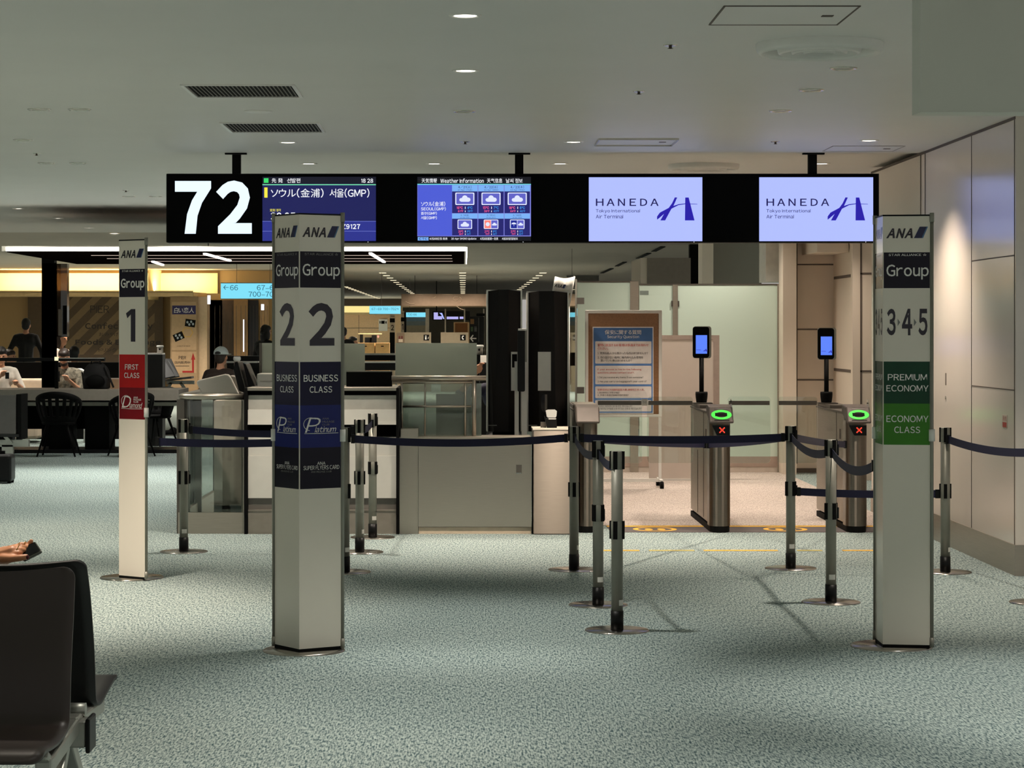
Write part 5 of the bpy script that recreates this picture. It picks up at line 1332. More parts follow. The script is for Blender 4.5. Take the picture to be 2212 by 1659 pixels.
m = MB(); m.ptext(f, 'PIER', 195, 660, 236, 676, .006, 0, .0); m.ptext(f, 'Confectionery', 184, 697, 330, 714, .006, 0, .03); m.ptext(f, 'Foods & Beverage', 163, 733, 347, 748, .006, 0, .03)
m.ptext(f, 'お みやげ', 214, 718, 256, 726, .006, 0, .0); m.ptext(f, 'ドリンク', 213, 752, 252, 760, .006, 0, .0); m.build('lettering', mat('shop_letter', (40, 30, 24), .6), t)
# poster column
d = 53.9; f = Front(d)
t = thing('poster_column', 'cream poster column with blue Japanese header and red arrow panel', 'advert column', (X(398, d), d, 0))
m = MB(); m.prect(f, 368, 641, 427, 853, 0, .4); m.build('column', mat('column_tan', (150, 124, 92), .6), t)
m = MB(); m.prect(f, 371, 652, 424, 756, .004, .004, 0); m.prect(f, 371, 760, 424, 806, .004, .004, 0); p_ = m.build('poster_sheet', [mat('poster_tan', (172, 144, 110), .5)], t)
m = MB(); m.prect(f, 372, 660, 423, 679, .006, .002); hh = m.build('header', mat('header_indigo', (38, 32, 84), .4), t)
m = MB(); m.ptext(f, '白い恋人', 376, 664, 419, 676, .008, 0, .012, .1); m.build('lettering', INK['white'], hh)
m = MB()
for (cx, cy, a) in ((411, 698, 8), (386, 727, -24)):
    q = [(cx + (u * math.cos(math.radians(a)) - v * math.sin(math.radians(a))), cy + (u * math.sin(math.radians(a)) + v * math.cos(math.radians(a)))) for u, v in ((-11, -8), (11, -8), (11, 8), (-11, 8))]
    m.ppoly(f, q, .007, 0, 0)
    for k in range(4): u, v = f.uv(cx - 6 + k * 4, cy + (-2, 3, -3, 2)[k]); m.oval(f, u, v, .025, .03, .009, 0, 1)
m.build('picture', [M_blackm, mat('cool_grey', (150, 160, 168), .5)], t)
m = MB(); u, v = f.uv(405, 718); m.oring(f, u, v, .14, .13, .02, .006, 0, 6); m.build('outline_mark', mat('ochre', (190, 150, 60), .5), t)
m = MB(); m.ptext(f, 'PIER', 386, 769, 402, 776, .008, 0, .01); m.ptext(f, '店内販売中', 377, 780, 411, 786, .008, 0, .005); m.prect(f, 379, 790, 409, 791, .008); m.ptext(f, 'シロイコイビト', 382, 746, 412, 749, .008); m.build('lettering', mat('ink_brown', (50, 36, 30), .5), t)
m = MB(); m.prect(f, 394, 801, 419, 805, .008); m.prect(f, 415, 775, 419, 801, .008); m.ppoly(f, [(413, 777), (417, 762), (422, 777)], .009); m.build('arrow', mat('arrow_red', (150, 26, 22), .5), t)
# pale column and dark glazed doors along the shops
d = 54.0; f = Front(d)
m = MB(); m.prect(f, 427, 641, 447, 853, .0, .6); struct(m.build('trim_shop_pier', mat('pier_beige', (196, 170, 138), .6)))
for i, (xa, xb, dd, c) in enumerate(((447, 480, 55.0, (58, 46, 36)), (505, 535, 54.6, (150, 116, 74)), (536, 558, 54.8, (26, 18, 14)), (562, 580, 54.6, (170, 132, 88)), (480, 505, 54.9, (92, 72, 54)))):
    m = MB(); g = Front(dd); m.prect(g, xa, 648, xb, 855, 0, .1)
    for k in range(3): m.prect(g, xa + (xb - xa) * (k + .5) / 3, 660, xa + (xb - xa) * (k + .6) / 3, 850, .004, .002, 1)
    struct(m.build('door_%d' % (i + 1), [mat('shop_bay_%d' % i, c, .3), M_joint]))
for (px, py0, py1, lab) in ((451, 638, 657, 'white glowing wall lamp at the corner of the shop pier'), (526, 690, 760, 'thin glowing vertical light line between shop doors'), (567, 657, 670, 'small bluish lit lamp under the far ledge')):
    t = thing('wall_lamp', lab, 'lamp', W(px, py1, 53.8)); w = 3 if py1 - py0 < 25 else 1
    m = MB(); m.prect(Front(53.7), px - w, py0, px + w, py1, 0, .06, r=.005); m.build('glow_tube', emit('lamp_cool', (240, 244, 255), 1.6), t)

# blue hanging direction signs
E_dir = emit('direction_cyan', (128, 226, 250), 1.0); M_dir = emit('direction_ink', (20, 74, 104), .8)
def dirsign(label, d, x0, y0, x1, y1, texts, hang=()):
    f = Front(d); t = thing('direction_sign', label, 'sign', W((x0 + x1) / 2, y1, d), 'cyan gate direction signs')
    m = MB(); m.prect(f, x0, y0, x1, y1, 0, .12); m.build('light_box', E_dir, t)
    m = MB(); m.prect(f, x0 - .5, y0 - 1.5, x1 + .5, y0, .005, .13); m.prect(f, x0 - .5, y1, x1 + .5, y1 + 1, .005, .13); m.build('rim', M_alud, t)
    m = MB()
    for (s_, a, b, c, e) in texts:
        if s_ == '<':
            m.ppoly(f, [(a, (b + e) / 2), (a + 4.5, b), (a + 5.5, b + .8), (a + 2.2, (b + e) / 2 - .5), (c, (b + e) / 2 - .5), (c, (b + e) / 2 + .5), (a + 2.2, (b + e) / 2 + .5), (a + 5.5, e - .8), (a + 4.5, e)], .004)
        else: m.ptext(f, s_, a, b, c, e, .004, 0, .0)
    m.build('lettering', M_dir, t)
    m = MB()
    for px in hang: m.prect(f, px - .4, CY - (FARC - EYE) * FPX / d, px + .4, y0, -.04, .02)
    if hang: m.build('hanger', M_alud, t)
dirsign('cyan lit direction sign reading 66 and 67-69, partly behind the numeral 2 pylon', 48.0, 477, 612, 646, 645, (('<', 482.5, 616, 494, 626), ('66', 497, 616, 514, 627), ('67–69', 555, 616, 600, 627), ('700–702', 537, 630, 600, 641)), (511, 583))
dirsign('small cyan direction sign with up arrow in the far hall', 57.0, 798, 661, 865, 678, (('67-69 700-702↑', 803, 665, 861, 670),), (824,))
dirsign('tiny cyan sign glimpsed beside the white flag pole', 40, 1232, 666, 1247, 682, (), (1236,))
dirsign('cyan sign over the far counter behind the numeral 1 column', 64, 877, 675, 919, 685, (('700 66', 880, 677, 900, 682),), (885,))

# suspended black canopy with light strips over the seats
d0, d1, zc = 26.0, 30.7, 2.48
t = thing('hanging_canopy', 'suspended black canopy edged by a long white light strip', 'canopy', (X(509, d0), (d0 + d1) / 2, zc))
xa, xb = X(15, d0), X(1003, d0)
m = MB(); m.box(xa, xb, d0, d1, zc, zc + .03); m.build('dark_panel', mat('canopy_smoke', (22, 16, 14), .5, var=.05, spec=.0), t)
m = MB(); m.ring(Fr((0, 0, zc + .07), (1, 0, 0), (0, 1, 0)), (xa - .05, xb + .02, d0 - .05, d1 + .05), (xa + .1, xb - .1, d0 + .1, d1 - .1), 0, .06); m.build('rim', M_alu, t)
m = MB(); m.box(xa, xb + .02, d0 - .075, d0 - .052, zc + .014, zc + .058); m.box(xb + .022, xb + .035, d0, d1, zc + .0, zc + .06); m.build('light_strip', emit('strip_white', (255, 246, 236), 5.0), t)
for yy in (27.0, 28.2, 29.3):
    m = MB(); m.box(xa + .8, xb - .15, yy, yy + .02, zc - .006, zc); m.build('light_line', emit('strip_soft', (230, 205, 190), .7), t)
for (pa, pb) in (((442, 546), (497, 561)), ((800, 545), (830, 564)), ((330, 563), (354, 571))):
    q = [((zc - EYE) * FPX / (CY - p[1])) for p in (pa, pb)]
    m = MB(); m.bar((X(pa[0], q[0]), min(q[0], d1), zc - .012), (X(pb[0], q[1]), min(q[1], d1), zc - .012), .035, .02); m.build('light_bar', emit('strip_white', (255, 246, 236), 5.0), t)
for px in (450, 700):
    m = MB(); m.cyl((X(px, 30), 30, zc + .03), (X(px, 30), 30, FARC), .008, n=8); m.build('hanger', M_alud, t)
d = 30.25; f = Front(d)
t = thing('black_column', 'slim black column standing at the long table under the canopy', 'column', (X(104, d), d, 0))
m = MB(); m.prect(f, 90, 552, 117, 850, 0, .2); m.box(X(90, d), X(117, d), d, d + .2, 0, zc); m.build('shaft', M_blackm, t)
t = thing('smoked_panel', 'smoky translucent panel hanging next to the slim black column', 'panel', (X(131, 30.5), 30.5, Z(727, 30.5)))
m = MB(); g = Front(30.5); m.box(X(118, 30.5), X(145, 30.5), 30.5, 30.65, Z(727, 30.5), zc); m.build('sheet', glass('smoke_glass', (120, 108, 98), .1, .05, .12, (150, 140, 128)), t)
m = MB(); m.prect(g, 126, 668, 134, 725, .01, .02); m.build('white_strip', mat('strip_pale', (170, 158, 144), .6), t)
m = MB(); m.prect(g, 136, 660, 144, 722, .01, .02); m.build('dark_strip', M_blackm, t)

# long table, rail, chairs
d = 29.1; f = Front(d)
t = thing('long_table', 'long grey-topped communal table on black pedestals', 'table', (X(190, d), d, 0))
zt = Z(842, d)
m = MB(); m.box(X(-60, d), X(386, d), d, d + 1.05, Z(865, d), zt); m.build('table_top', mat('table_grey', (150, 142, 132), .5), t)
m = MB(); m.box(X(-60, d), X(380, d), d + .06, d + 1.0, Z(877, d), Z(869, d)); m.build('under_rail', M_alu, t)
for (pa, pb) in ((175, 228), (96, 143), (-60, 0)):
    m = MB(); m.box(X(pa, d), X(pb, d), d + .3, d + .8, 0, Z(877, d)); m.build('pedestal', M_blackm, t)
m = MB(); m.box(X(-60, d), X(384, d), d + .15, d + .95, 0, .045); m.build('floor_plinth', M_black, t)
m = MB(); m.box(X(-60, d), X(228, d), d + .9, d + .92, .28, Z(877, d)); m.build('under_table_dark', M_blackm, t)  # black sheet added to darken the space under the table
t = thing('table_rail', 'black rail with bright lamp block mounted over the long table', 'rail', W(121, 842, 29.7)); g = Front(29.7)
m = MB(); m.prect(g, -60, 773, 225, 780, 0, .1); m.build('bar', M_black, t)
m = MB(); m.prect(g, 125, 773, 225, 774.5, .003, .105); m.build('edge_highlight', M_whitem, t)  # white strip painted as the highlight along the black bar
m = MB(); m.prect(g, 118, 778, 125, 839.5, .0, .05); m.build('post', M_blackm, t)
m = MB(); m.prect(g, 118, 771, 126, 779, .01, .05); m.build('lamp_block', emit('lamp_cream', (255, 240, 190), 1.2), t)
def bucket(label):
    t = thing('bucket_chair', label, 'chair', (0, 0, 0), 'black bucket chairs')
    m = MB(); vs = []; n = 26; rows = 9
    for i in range(rows + 1):
        s_ = i / rows
        for j in range(n + 1):
            a = math.radians(-35 + 250 * j / n)          # open toward the table (+y)
            k = math.sin(math.radians(max(0, min(180, (j / n) * 180))))
            top = .63 + .19 * (k ** 1.2)
            z = .42 + (top - .42) * s_; r = .2 + .085 * math.sin(s_ * PI / 2)
            vs.append((r * math.cos(a), -r * .92 * math.sin(a), z))
    fs = []
    for i in range(rows):
        for j in range(n):
            if 2 <= i <= 6 and j % 2 == 1 and 3 < j < n - 3: continue        # perforations
            fs.append((i * (n + 1) + j, i * (n + 1) + j + 1, (i + 1) * (n + 1) + j + 1, (i + 1) * (n + 1) + j))
    m.add(vs, fs, 0, True); m.build('backrest', M_blackm, t, mods=[('solid', .012, 0)])
    m = MB(); m.lathe([(0, .40), (.2, .4), (.215, .42), (.2, .445), (0, .45)], n=26); m.build('seat', M_blackm, t)
    for (sx, sy) in ((-1, -1), (1, -1), (-1, 1), (1, 1)):
        m = MB(); m.tube([(sx * .12, sy * .12, .41), (sx * .24, sy * .2, 0)], [.018, .011], 8); m.build('leg', M_blackm, t)
    return t
b0 = bucket('black perforated bucket chair at the long table, nearest the black suitcase')
b0.location = (X(127, 28.6), 28.6, 0)
for (px, dd, rz, lab) in ((284, 28.6, .5, 'black perforated bucket chair half hidden by the numeral 1 pylon'), (336, 30.62, 2.6, 'black bucket chair turned aside at the table end by the railing')):
    o = copy_tree(b0); o.location = (X(px, dd), dd, 0); o.rotation_euler.z = rz; o['label'] = lab
# beam seat and suitcase at the picture edge
d = 26.6; f = Front(d)
t = thing('grey_beam_seat', 'grey backed beam seat with silver frame before the long table', 'seat', (X(20, d), d, 0))
m = MB(); m.prect(f, -60, 853, 34, 938, 0, .03); m.build('backrest', mat('seat_grey', (86, 82, 80), .5), t, bevel=.01)
m = MB(); m.prect(f, 33, 852, 44, 950, -.05, .4); m.build('side_shell', M_blackm, t)
m = MB(); m.prect(f, -60, 938, 40, 944, 0, .45); m.build('seat', M_shellk, t)
m = MB(); m.prect(f, -60, 951, 58, 966, -.1, .09); m.bar(W(8, 938, d + .1), W(25, 958, d + .1), .05, .04); m.build('beam', M_cast, t)
m = MB(); m.prect(f, 0, 962, 24, 1003, -.1, .08); m.build('leg', M_cast, t)
d = DF(1045); f = Front(d)
t = thing('suitcase', 'black upright suitcase standing on the carpet at the picture edge', 'suitcase', (X(2, d), d, 0))
m = MB(); m.prect(f, -40, 982, 24, 1042, 0, .25); m.build('shell', M_black, t, bevel=.04, seg=3)
for px in (-34, 18):
    for y in (.04, .2):
        m = MB(); x = X(px, d); m.cyl((x - .015, d + y, .022), (x + .015, d + y, .022), .022, n=12); m.build('caster', M_blackm, t)
m = MB(); m.prect(f, -20, 975, 6, 983, -.1, .03); m.build('handle', M_blackm, t)
# black screens, sofa, bag and box behind the table
d = 33.0; f = Front(d)
t = thing('black_screen_bench', 'long black bench screen behind the long table', 'bench', (X(100, d), d, 0))
m = MB(); m.box(X(-60, d), X(268, d), d, d + .3, 0, Z(766, d) if False else Z(783, d)); m.build('screen', M_blackm, t)
d = 32.4; f = Front(d)
t = thing('white_sofa', 'pale cream sofa back between the two people at the table', 'sofa', (X(70, d), d, 0))
m = MB(); m.prect(f, -50, 818, 98, 900, 0, .25); m.build('backrest', mat('sofa_cream', (220, 200, 176), .6), t, bevel=.05, seg=3)
m = MB(); m.box(X(-50, d), X(98, d), d - .55, d, .06, .46); m.build('seat', mat('sofa_cream', (220, 200, 176), .6), t, bevel=.04)
t = thing('white_chair_frame', 'white tubular chair frame behind the bearded man', 'chair', W(140, 842, 31.8)); 
m = MB(); dd = 31.8; m.tube([W(104, 845, dd), W(105, 806, dd), W(108, 800, dd), W(114, 799, dd), W(176, 799, dd), W(182, 803, dd), W(184, 812, dd), W(184, 845, dd)], .022, 8); m.build('frame', M_whitem, t)
m = MB(); m.box(X(106, dd), X(182, dd), dd, dd + .35, .4, .46); m.build('seat', M_whitem, t)
for px in (107, 181):
    m = MB(); m.cyl((X(px, dd), dd + .1, 0), (X(px, dd), dd + .1, .42), .02, n=8); m.build('leg', M_whitem, t)
t = thing('backpack', 'large black backpack standing on the long table', 'backpack', W(207, 842, 29.5))
m = MB(); c = W(207, 816, 29.5); m.ellip((c.x, 29.55, zt + .17), (.18, .12, .19), 16); m.box(c.x - .16, c.x + .16, 29.44, 29.66, zt + .0, zt + .15); m.build('body', CL['black'], t, mods=[('remesh', .015, 4)])
m = MB(); m.tube([(c.x - .06, 29.5, zt + .33), (c.x - .05, 29.48, zt + .37), (c.x + .05, 29.48, zt + .37), (c.x + .07, 29.5, zt + .33)], .012, 8); m.build('carry_handle', CL['black'], t)
m = MB(); m.ellip((c.x, 29.42, zt + .1), (.13, .05, .09), 12); m.build('front_pocket', M_blackm, t)
m = MB(); m.tube([(c.x + .12, 29.46, zt + .3), (c.x + .2, 29.44, zt + .12), (c.x + .24, 29.44, zt + .02)], .014, 6); m.build('strap', CL['black'], t)
t = thing('tan_box', 'small tan box on the table beside the black backpack', 'box', W(250, 842, 29.6))
m = MB(); m.prect(Front(29.6), 238, 818, 264, 841.5, 0, .16); m.build('carton', mat('carton', (178, 144, 112), .7), t)
m = MB(); m.prect(Front(29.6), 235, 817, 265, 819, .004, .17); m.build('lid', mat('carton_rim', (226, 208, 190), .6), t)
# black litter cabinet and white capped dispensers
def dispenser(px, yt, yb, d, label):
    t = thing('dispenser', label, 'dispenser', W(px, yb, d), 'white capped dispensers'); k = (yb - yt) / FPX * d; zb = Z(yb, d); x = X(px, d)
    m = MB(); m.lathe([(0, k), (.042, k), (.05, k * .93), (.05, k * .8), (.04, k * .74)], (x, d, zb), 20); m.build('cap', M_whitem, t)
    m = MB(); m.lathe([(.04, k * .76), (.043, 0), (0, 0)], (x, d, zb), 20); m.build('body', mat('dispenser_grey', (176, 168, 158), .5), t)
    m = MB(); m.oval(Fr((x, d - .044, zb + k * .5)), 0, 0, .011, .011, 0, .01); m.build('nozzle', M_blackm, t)
d = 31.0; f = Front(d)
t = thing('black_cabinet', 'black power cabinet standing behind the numeral 1 pylon', 'cabinet', (X(340, d), d, 0))
m = MB(); m.prect(f, 310, 766, 351, 838, 0, .3); m.box(X(310, d), X(351, d), d, d + .3, 0, Z(838, d)); m.build('body', mat('cabinet_black', (24, 22, 22), .4), t)
m = MB(); m.prect(f, 309, 763, 350, 766, .01, .32); m.build('pale_top', M_whitem, t)
dispenser(346, 746, 763, 31.1, 'white capped dispenser on the black power cabinet')
dispenser(512, 770, 806, 29.9, 'white capped dispenser beside the man in the pale cap')
dispenser(1035, 745, 766, 24.0, 'white capped dispenser at the frosted screen edge')
t = thing('dispenser_stand', 'thin black stand under the dispenser beside the frosted screen', 'stand', (X(1035, 24), 24, 0)); m = MB(); m.box(X(1026, 24), X(1046, 24), 23.93, 24.1, 0, Z(766, 24)); m.build('post', M_blackm, t)
t = thing('paper_stack', 'stack of white paper on the dark desk behind the first black stand', 'paper', W(1052, 783, 22)); m = MB(); m.prect(Front(22), 1038, 768, 1068, 783, 0, .2); m.build('sheets', M_white, t)
t = thing('staff_desk', 'dark staff desk hidden behind the black stands', 'desk', (X(1075, 22), 22, 0)); m = MB(); m.box(X(1036, 22), X(1125, 22), 21.9, 22.3, 0, Z(783, 22)); m.build('body', M_black, t)
t = thing('bench_counter', 'dark bench with white edge beside the man in the pale cap', 'bench', (X(520, 31), 31, 0)); g = Front(31)
m = MB(); m.prect(g, 488, 780, 556, 784, .02, .3); m.build('white_edge', M_whitem, t)
m = MB(); m.prect(g, 490, 769, 562, 780, 0, .2); m.prect(g, 490, 784, 560, 800, 0, .2); m.box(X(490, 31), X(560, 31), 31, 31.2, 0, Z(800, 31)); m.build('body', M_black, t)
t = thing('black_seat_row', 'row of dark perforated seats in front of the poster column', 'seat row', (X(385, 32.1), 32.1, 0)); dd = 32.1
for k in range(2):
    m = MB(); x = X(352 + k * 9, dd); m.add([(x, dd, Z(776, dd)), (x + .06, dd, Z(776, dd)), (x + .22, dd - .35, Z(812, dd)), (x + .08, dd - .35, Z(816, dd))], [(0, 1, 2, 3)]); m.build('backrest', M_shellk, t, mods=[('solid', .02, 0)])
m = MB(); m.bar(W(352, 822, dd - .1), W(416, 815, dd - .1), .3, .03); m.build('seat', M_alud, t)
m = MB(); m.bar(W(360, 826, dd), W(420, 826, dd), .05, .05); m.bar(W(390, 826, dd), W(412, 860, dd), .05, .04); m.bar(W(370, 826, dd), W(352, 860, dd), .05, .04); m.bar((X(412, dd), dd, .02), (X(412, dd), dd, .65), .04, .04); m.build('frame', M_cast, t)
t = thing('trainer_shoe', 'dark trainer on the carpet beyond the chair by the railing', 'shoe', (X(364, DF(941)), DF(941), 0)); d = DF(941); c = W(364, 935, d)
m = MB(); m.caps((c.x - .1, d, .04), (c.x + .08, d, .05), .035, .05); m.ellip((c.x + .07, d, .08), (.06, .05, .05), 10); m.build('upper', M_blackm, t, mods=[('remesh', .01, 3)])
m = MB(); m.prect(Front(d - .05), 346, 939, 383, 942, 0, .1); m.build('sole', M_alud, t)

# people of the seating hall
person('bearded man in patterned shirt seated at the long table holding a phone', (X(141, 31.5), 31.5, 0), 0, True, 'camo', 'dark', M_hairb, [(-.1, -.3, .93), (.1, -.3, .9)], beard=True, nod=.5, top=1.62, lean=.08)
t = thing('small_phone', 'dark phone in the bearded man’s hands', 'phone', (X(128, 31.1), 31.1, .95)); m = MB(); m.box(X(124, 31.1), X(129, 31.1), 31.1, 31.112, .88, 1.02); m.build('case', M_blackg, t)
person('person in white shirt at the picture edge holding up a phone', (X(2, 31.5), 31.5, 0), .25, True, 'white', 'dark', M_hairk, [(-.02, -.34, .96), (.2, -.3, .85)], nod=.3, top=1.66)
t = thing('small_phone', 'dark phone held up by the person in white shirt', 'phone', (X(16, 31.1), 31.1, .95)); m = MB(); m.box(X(12, 31.1), X(20, 31.1), 31.08, 31.092, Z(820, 30.6), Z(806, 30.6)); m.build('case', M_blackg, t)
person('standing man in black seen from behind by the shop wall', (X(56, 44), 44, 0), PI, False, 'black', 'dark', M_hairk, [(-.3, -.1, .95), (.3, -.1, .95)], top=1.76, vox=.016)
person('dark-haired woman in a white top sitting sideways before the shutter', (X(130, 39), 39, 0), 1.1, True, 'white', 'dark', M_hairb, [(-.15, -.3, .7), (.15, -.3, .7)], long_hair=True, top=1.72, seat=.62, vox=.016)
person('seated person with dark hair bent forward below the woman in white', (X(160, 36), 36, 0), PI, True, 'tan', 'dark', M_hairk, [(-.15, -.3, .7), (.15, -.3, .7)], top=1.66, seat=.42, vox=.016)
person('seated person leaning back, only tan head above the rail', (X(18, 36), 36, 0), 1.2, True, 'brown', 'dark', M_hairb, [(-.15, -.3, .7), (.15, -.3, .7)], top=1.6, seat=.4, vox=.016)
person('man in a pale grey cap and dark brown shirt seated with back turned', (X(474, 29.8), 29.8, 0), PI - .35, True, 'brown', 'dark', M_hairb, [(-.2, -.3, .72), (.25, -.3, .72)], cap=mat('cap_pale', (198, 208, 206), .7, var=.03, scale=20), top=1.66, lean=.05)
person('dark-haired standing person behind the milky panel by the shops', (X(572, 40), 40, 0), 2.4, False, 'black', 'dark', M_hairk, [(-.2, -.25, 1.1), (.2, -.25, 1.1)], long_hair=True, top=1.63, vox=.016)
person('dark-haired seated person bending down beside the white tray', (X(556, 30.2), 30.2, 0), 1.0, True, 'black', 'dark', M_hairk, [(-.15, -.35, .6), (.15, -.35, .6)], top=1.5, lean=.35, nod=.5)
person('standing person in dark clothes beside the numeral 2 pylon in the far hall', (X(742, 50), 50, 0), PI, False, 'black', 'dark', M_hairk, [(-.25, -.1, .95), (.25, -.1, .95)], top=1.6, vox=.02)
person('crouched dark figure seated in the far hall by the carts', (X(760, 52), 52, 0), 1.4, True, 'black', 'dark', M_hairk, [(-.15, -.35, .7), (.15, -.35, .7)], top=1.7, vox=.02, seat=.5)
person('staff member in navy with bare forearm behind the black stands', (X(1090, 20.9), 20.9, 0), 0, True, 'navy', 'dark', M_hairk, [(-.27, -.18, 1.2), (.2, -.3, .9)], top=1.62, seat=.5)

# ------------------------------------------------------------------ the next gate in the far hall
d = 60; f = Front(d)
t = thing('hanging_board', 'taupe hanging board with pale swirls over the next gate', 'hanging board', W(958, 661, d))
m = MB(); m.prect(f, 867, 635, 1054, 661, 0, .2); m.build('board', mat('taupe_board', (150, 128, 108), .5), t)
m = MB(); R_ = random.Random(3)
for (cx, cy, r, a0, a1) in ((985, 645, 6, 40, 330), (987, 648, 10, -60, 60), (890, 645, 16, 70, 150), (905, 640, 8, 200, 330), (965, 634, 14, 210, 330), (935, 640, 6, 0, 120), (1005, 655, 20, 100, 160)):
    pts = []
    for k in range(12):
        a = math.radians(a0 + (a1 - a0) * k / 11); u, v = f.uv(cx + r * math.cos(a), cy + r * .7 * math.sin(a)); u0, v0 = f.uv(0, 636.5); pts.append(f.p(u, min(v, v0), .004))
    m.tube(pts, .009, 4)
m.build('swirl', mat('swirl_pale', (186, 164, 140), .5), t)
for px in (896, 1030):
    m = MB(); m.prect(f, px - .5, CY - (FARC - EYE) * FPX / d, px + .5, 636, -.05, .05); m.build('hanger', M_blackm, t)
def farpylon(px0, px1, yt, yb, num, nx0, nx1, ny0, ny1, by, d, label):
    f = Front(d); t = thing('far_pylon', label, 'sign pylon', (X((px0 + px1) / 2, d), d, 0), 'far pylons of the next gate')
    m = MB(); m.prect(f, px0, yt, px1, 760, 0, .14); m.box(X(px0, d), X(px1, d), d, d + .14, 0, 1); m.build('panel', mat('far_pylon_white', (222, 206, 186), .5), t)
    m = MB(); m.prect(f, px0, by, px1, by + 9, .003, .002); m.prect(f, px0, 718, px1, 765, .003, .002); m.build('colour_band', M_blackm, t)
    m = MB(); m.ptext(f, num, nx0, ny0, nx1, ny1, .004, 0, .02); m.ptext(f, 'ANA', px0 + 2, yt + 3, px1 - 1, yt + 6, .004, 0, .02, .2); m.build('lettering', M_blackm, t)
farpylon(842, 853, 679, 765, '2', 844.5, 851, 702, 713.5, 687.5, 62, 'far white pylon with numeral 2 by the beige wall')
farpylon(866, 873, 672, 717, '1', 868, 871.5, 700, 712.5, 685.5, 63, 'far white pylon with numeral 1 beside a cyan sign')
t = thing('far_black_panel', 'narrow black panel edge next to the far numeral 1 pylon', 'panel', W(875, 800, 62.8)); m = MB(); m.box(X(873, 62.8), X(877, 62.8), 62.8, 62.9, 0, Z(675, 62.8)); m.build('panel', M_blackm, t)
t = thing('far_window_wall', 'far bluish glazed wall behind the cyan sign', 'glazing', W(898, 760, 70)); g = Front(70)
m = MB(); m.prect(g, 870, 664, 1054, 820, 0, .1, 0); m.build('wall', [mat('far_olive', (84, 80, 66), .5)], t)
m = MB(); m.prect(g, 878, 686, 919, 694, .01, .01); m.prect(g, 878, 694, 919, 703, .01, .01, 1); m.build('reflective_pane', [mat('far_blue_reflection', (150, 190, 214), .2), mat('far_steel_reflection', (168, 184, 188), .2)], t)  # screen reflections painted into the pane colours
m = MB(); m.prect(g, 878, 703, 919, 730, .01, .01); m.build('lower_pane', mat('far_sand', (206, 194, 164), .4), t)
for i, (px, w_) in enumerate(((923, 4), (962, 1.4), (1003.5, 1.4), (1045, 1.4))):
    t = thing('far_post', ('wide pale far post between cyan sign and purple screen', 'thin white far post above the cork board area, first', 'thin white far post touching the cork board', 'thin white far post over the black totem')[i], 'post', (X(px, 66), 66, 0), 'pale far posts')
    m = MB(); m.box(X(px - w_, 66), X(px + w_, 66), 66, 66.1, 0, Z(667, 66)); m.build('shaft', mat('far_post_pale', (206, 192, 172), .5), t)
t = thing('far_screen_bar', 'far dark blue sign bar with small lilac screens', 'sign', W(975, 693, 67)); g = Front(67)
m = MB(); m.prect(g, 934, 672, 1015, 692, 0, .1); m.build('housing', M_black, t)
m = MB(); m.box(X(942, 67), X(944, 67), 67, 67.05, Z(672, 67), FARC); m.build('hanger', M_blackm, t)
m = MB(); m.prect(g, 937, 675, 946, 690, .004, .002); m.prect(g, 946, 683, 955, 690, .004, .002); m.prect(g, 965, 684, 990, 689.5, .004, .002); m.prect(g, 993, 684, 1001, 689, .004, .002); m.build('screen', emit('far_lilac', (190, 186, 250), .9), t)
m = MB(); m.ppoly(g, [(949, 676), (955, 676), (960, 689), (957, 689), (953, 680)], .005); m.build('logo_mark', E_scr, t)
t = thing('far_cork_board', 'far framed cork board leaning by the phone sign', 'board', W(998, 745, 61)); g = Front(61)
m = MB(); m.prect(g, 980, 696, 1015, 800, 0, .06); m.box(X(980, 61), X(1015, 61), 61, 61.06, 0, Z(800, 61)); m.build('frame', mat('pine_frame', (214, 176, 128), .5), t)
m = MB(); m.prect(g, 983, 698, 1010, 735, .004, .01); m.build('cork', mat('far_cork', (136, 84, 40), .6), t)
for (xa, xb, cx, lab, sym) in ((858, 931, 921, 'far taupe counter front with black information sign', 'i'), (952, 1012, 1000, 'far taupe counter front with black telephone sign', 'C')):
    t = thing('far_counter', lab, 'counter', (X((xa + xb) / 2, 58), 58, 0), 'far counters'); g = Front(58)
    m = MB(); m.prect(g, xa, 718, xb, 790, 0, .4); m.box(X(xa, 58), X(xb, 58), 58, 58.4, 0, 1); m.build('front', mat('far_taupe', (142, 130, 108), .5), t)
    m = MB(); m.prect(g, cx - 6, 723, cx + 6, 735.5, .004, .01); sg = m.build('sign_plate', M_blackm, t)
    m = MB()
    if sym == 'i': m.ptext(g, 'i', cx - 3, 725, cx + .5, 733.5, .006, 0, .05); m.ppoly(g, [(cx + 3, 731), (cx + 5, 727), (cx + 5, 729), (cx + 3.5, 733)], .006)
    else: m.ppoly(g, [(cx + 2, 725), (cx - 1, 725), (cx - 2.5, 728), (cx - 2.5, 730), (cx - 1, 733.5), (cx + 2, 733.5), (cx + 2, 731.5), (cx, 731), (cx - .5, 729), (cx, 727.3), (cx + 2, 727)], .006)
    m.build('symbol', INK['white'], sg)
t = thing('far_poster', 'small far poster with red figures by the numeral 1 pylon', 'poster', W(865, 740, 57.985)); g = Front(57.985)
m = MB(); m.prect(g, 857, 719, 874, 740, 0, .014); m.build('sheet', mat('far_poster_brown', (120, 100, 80), .5), t)
m = MB(); m.prect(g, 861, 726, 864.5, 732, .002, .001); m.prect(g, 866.5, 726, 870, 732, .002, .001); m.build('picture', mat('far_red', (96, 30, 26), .5), t)
m = MB(); m.prect(g, 861, 732.5, 870, 739, .002, .001); m.build('caption', mat('far_caption', (190, 172, 150), .5), t)
t = thing('black_totem', 'far black information totem with white arrow beside the first stand', 'totem', (X(1029, 59), 59, 0)); g = Front(59)
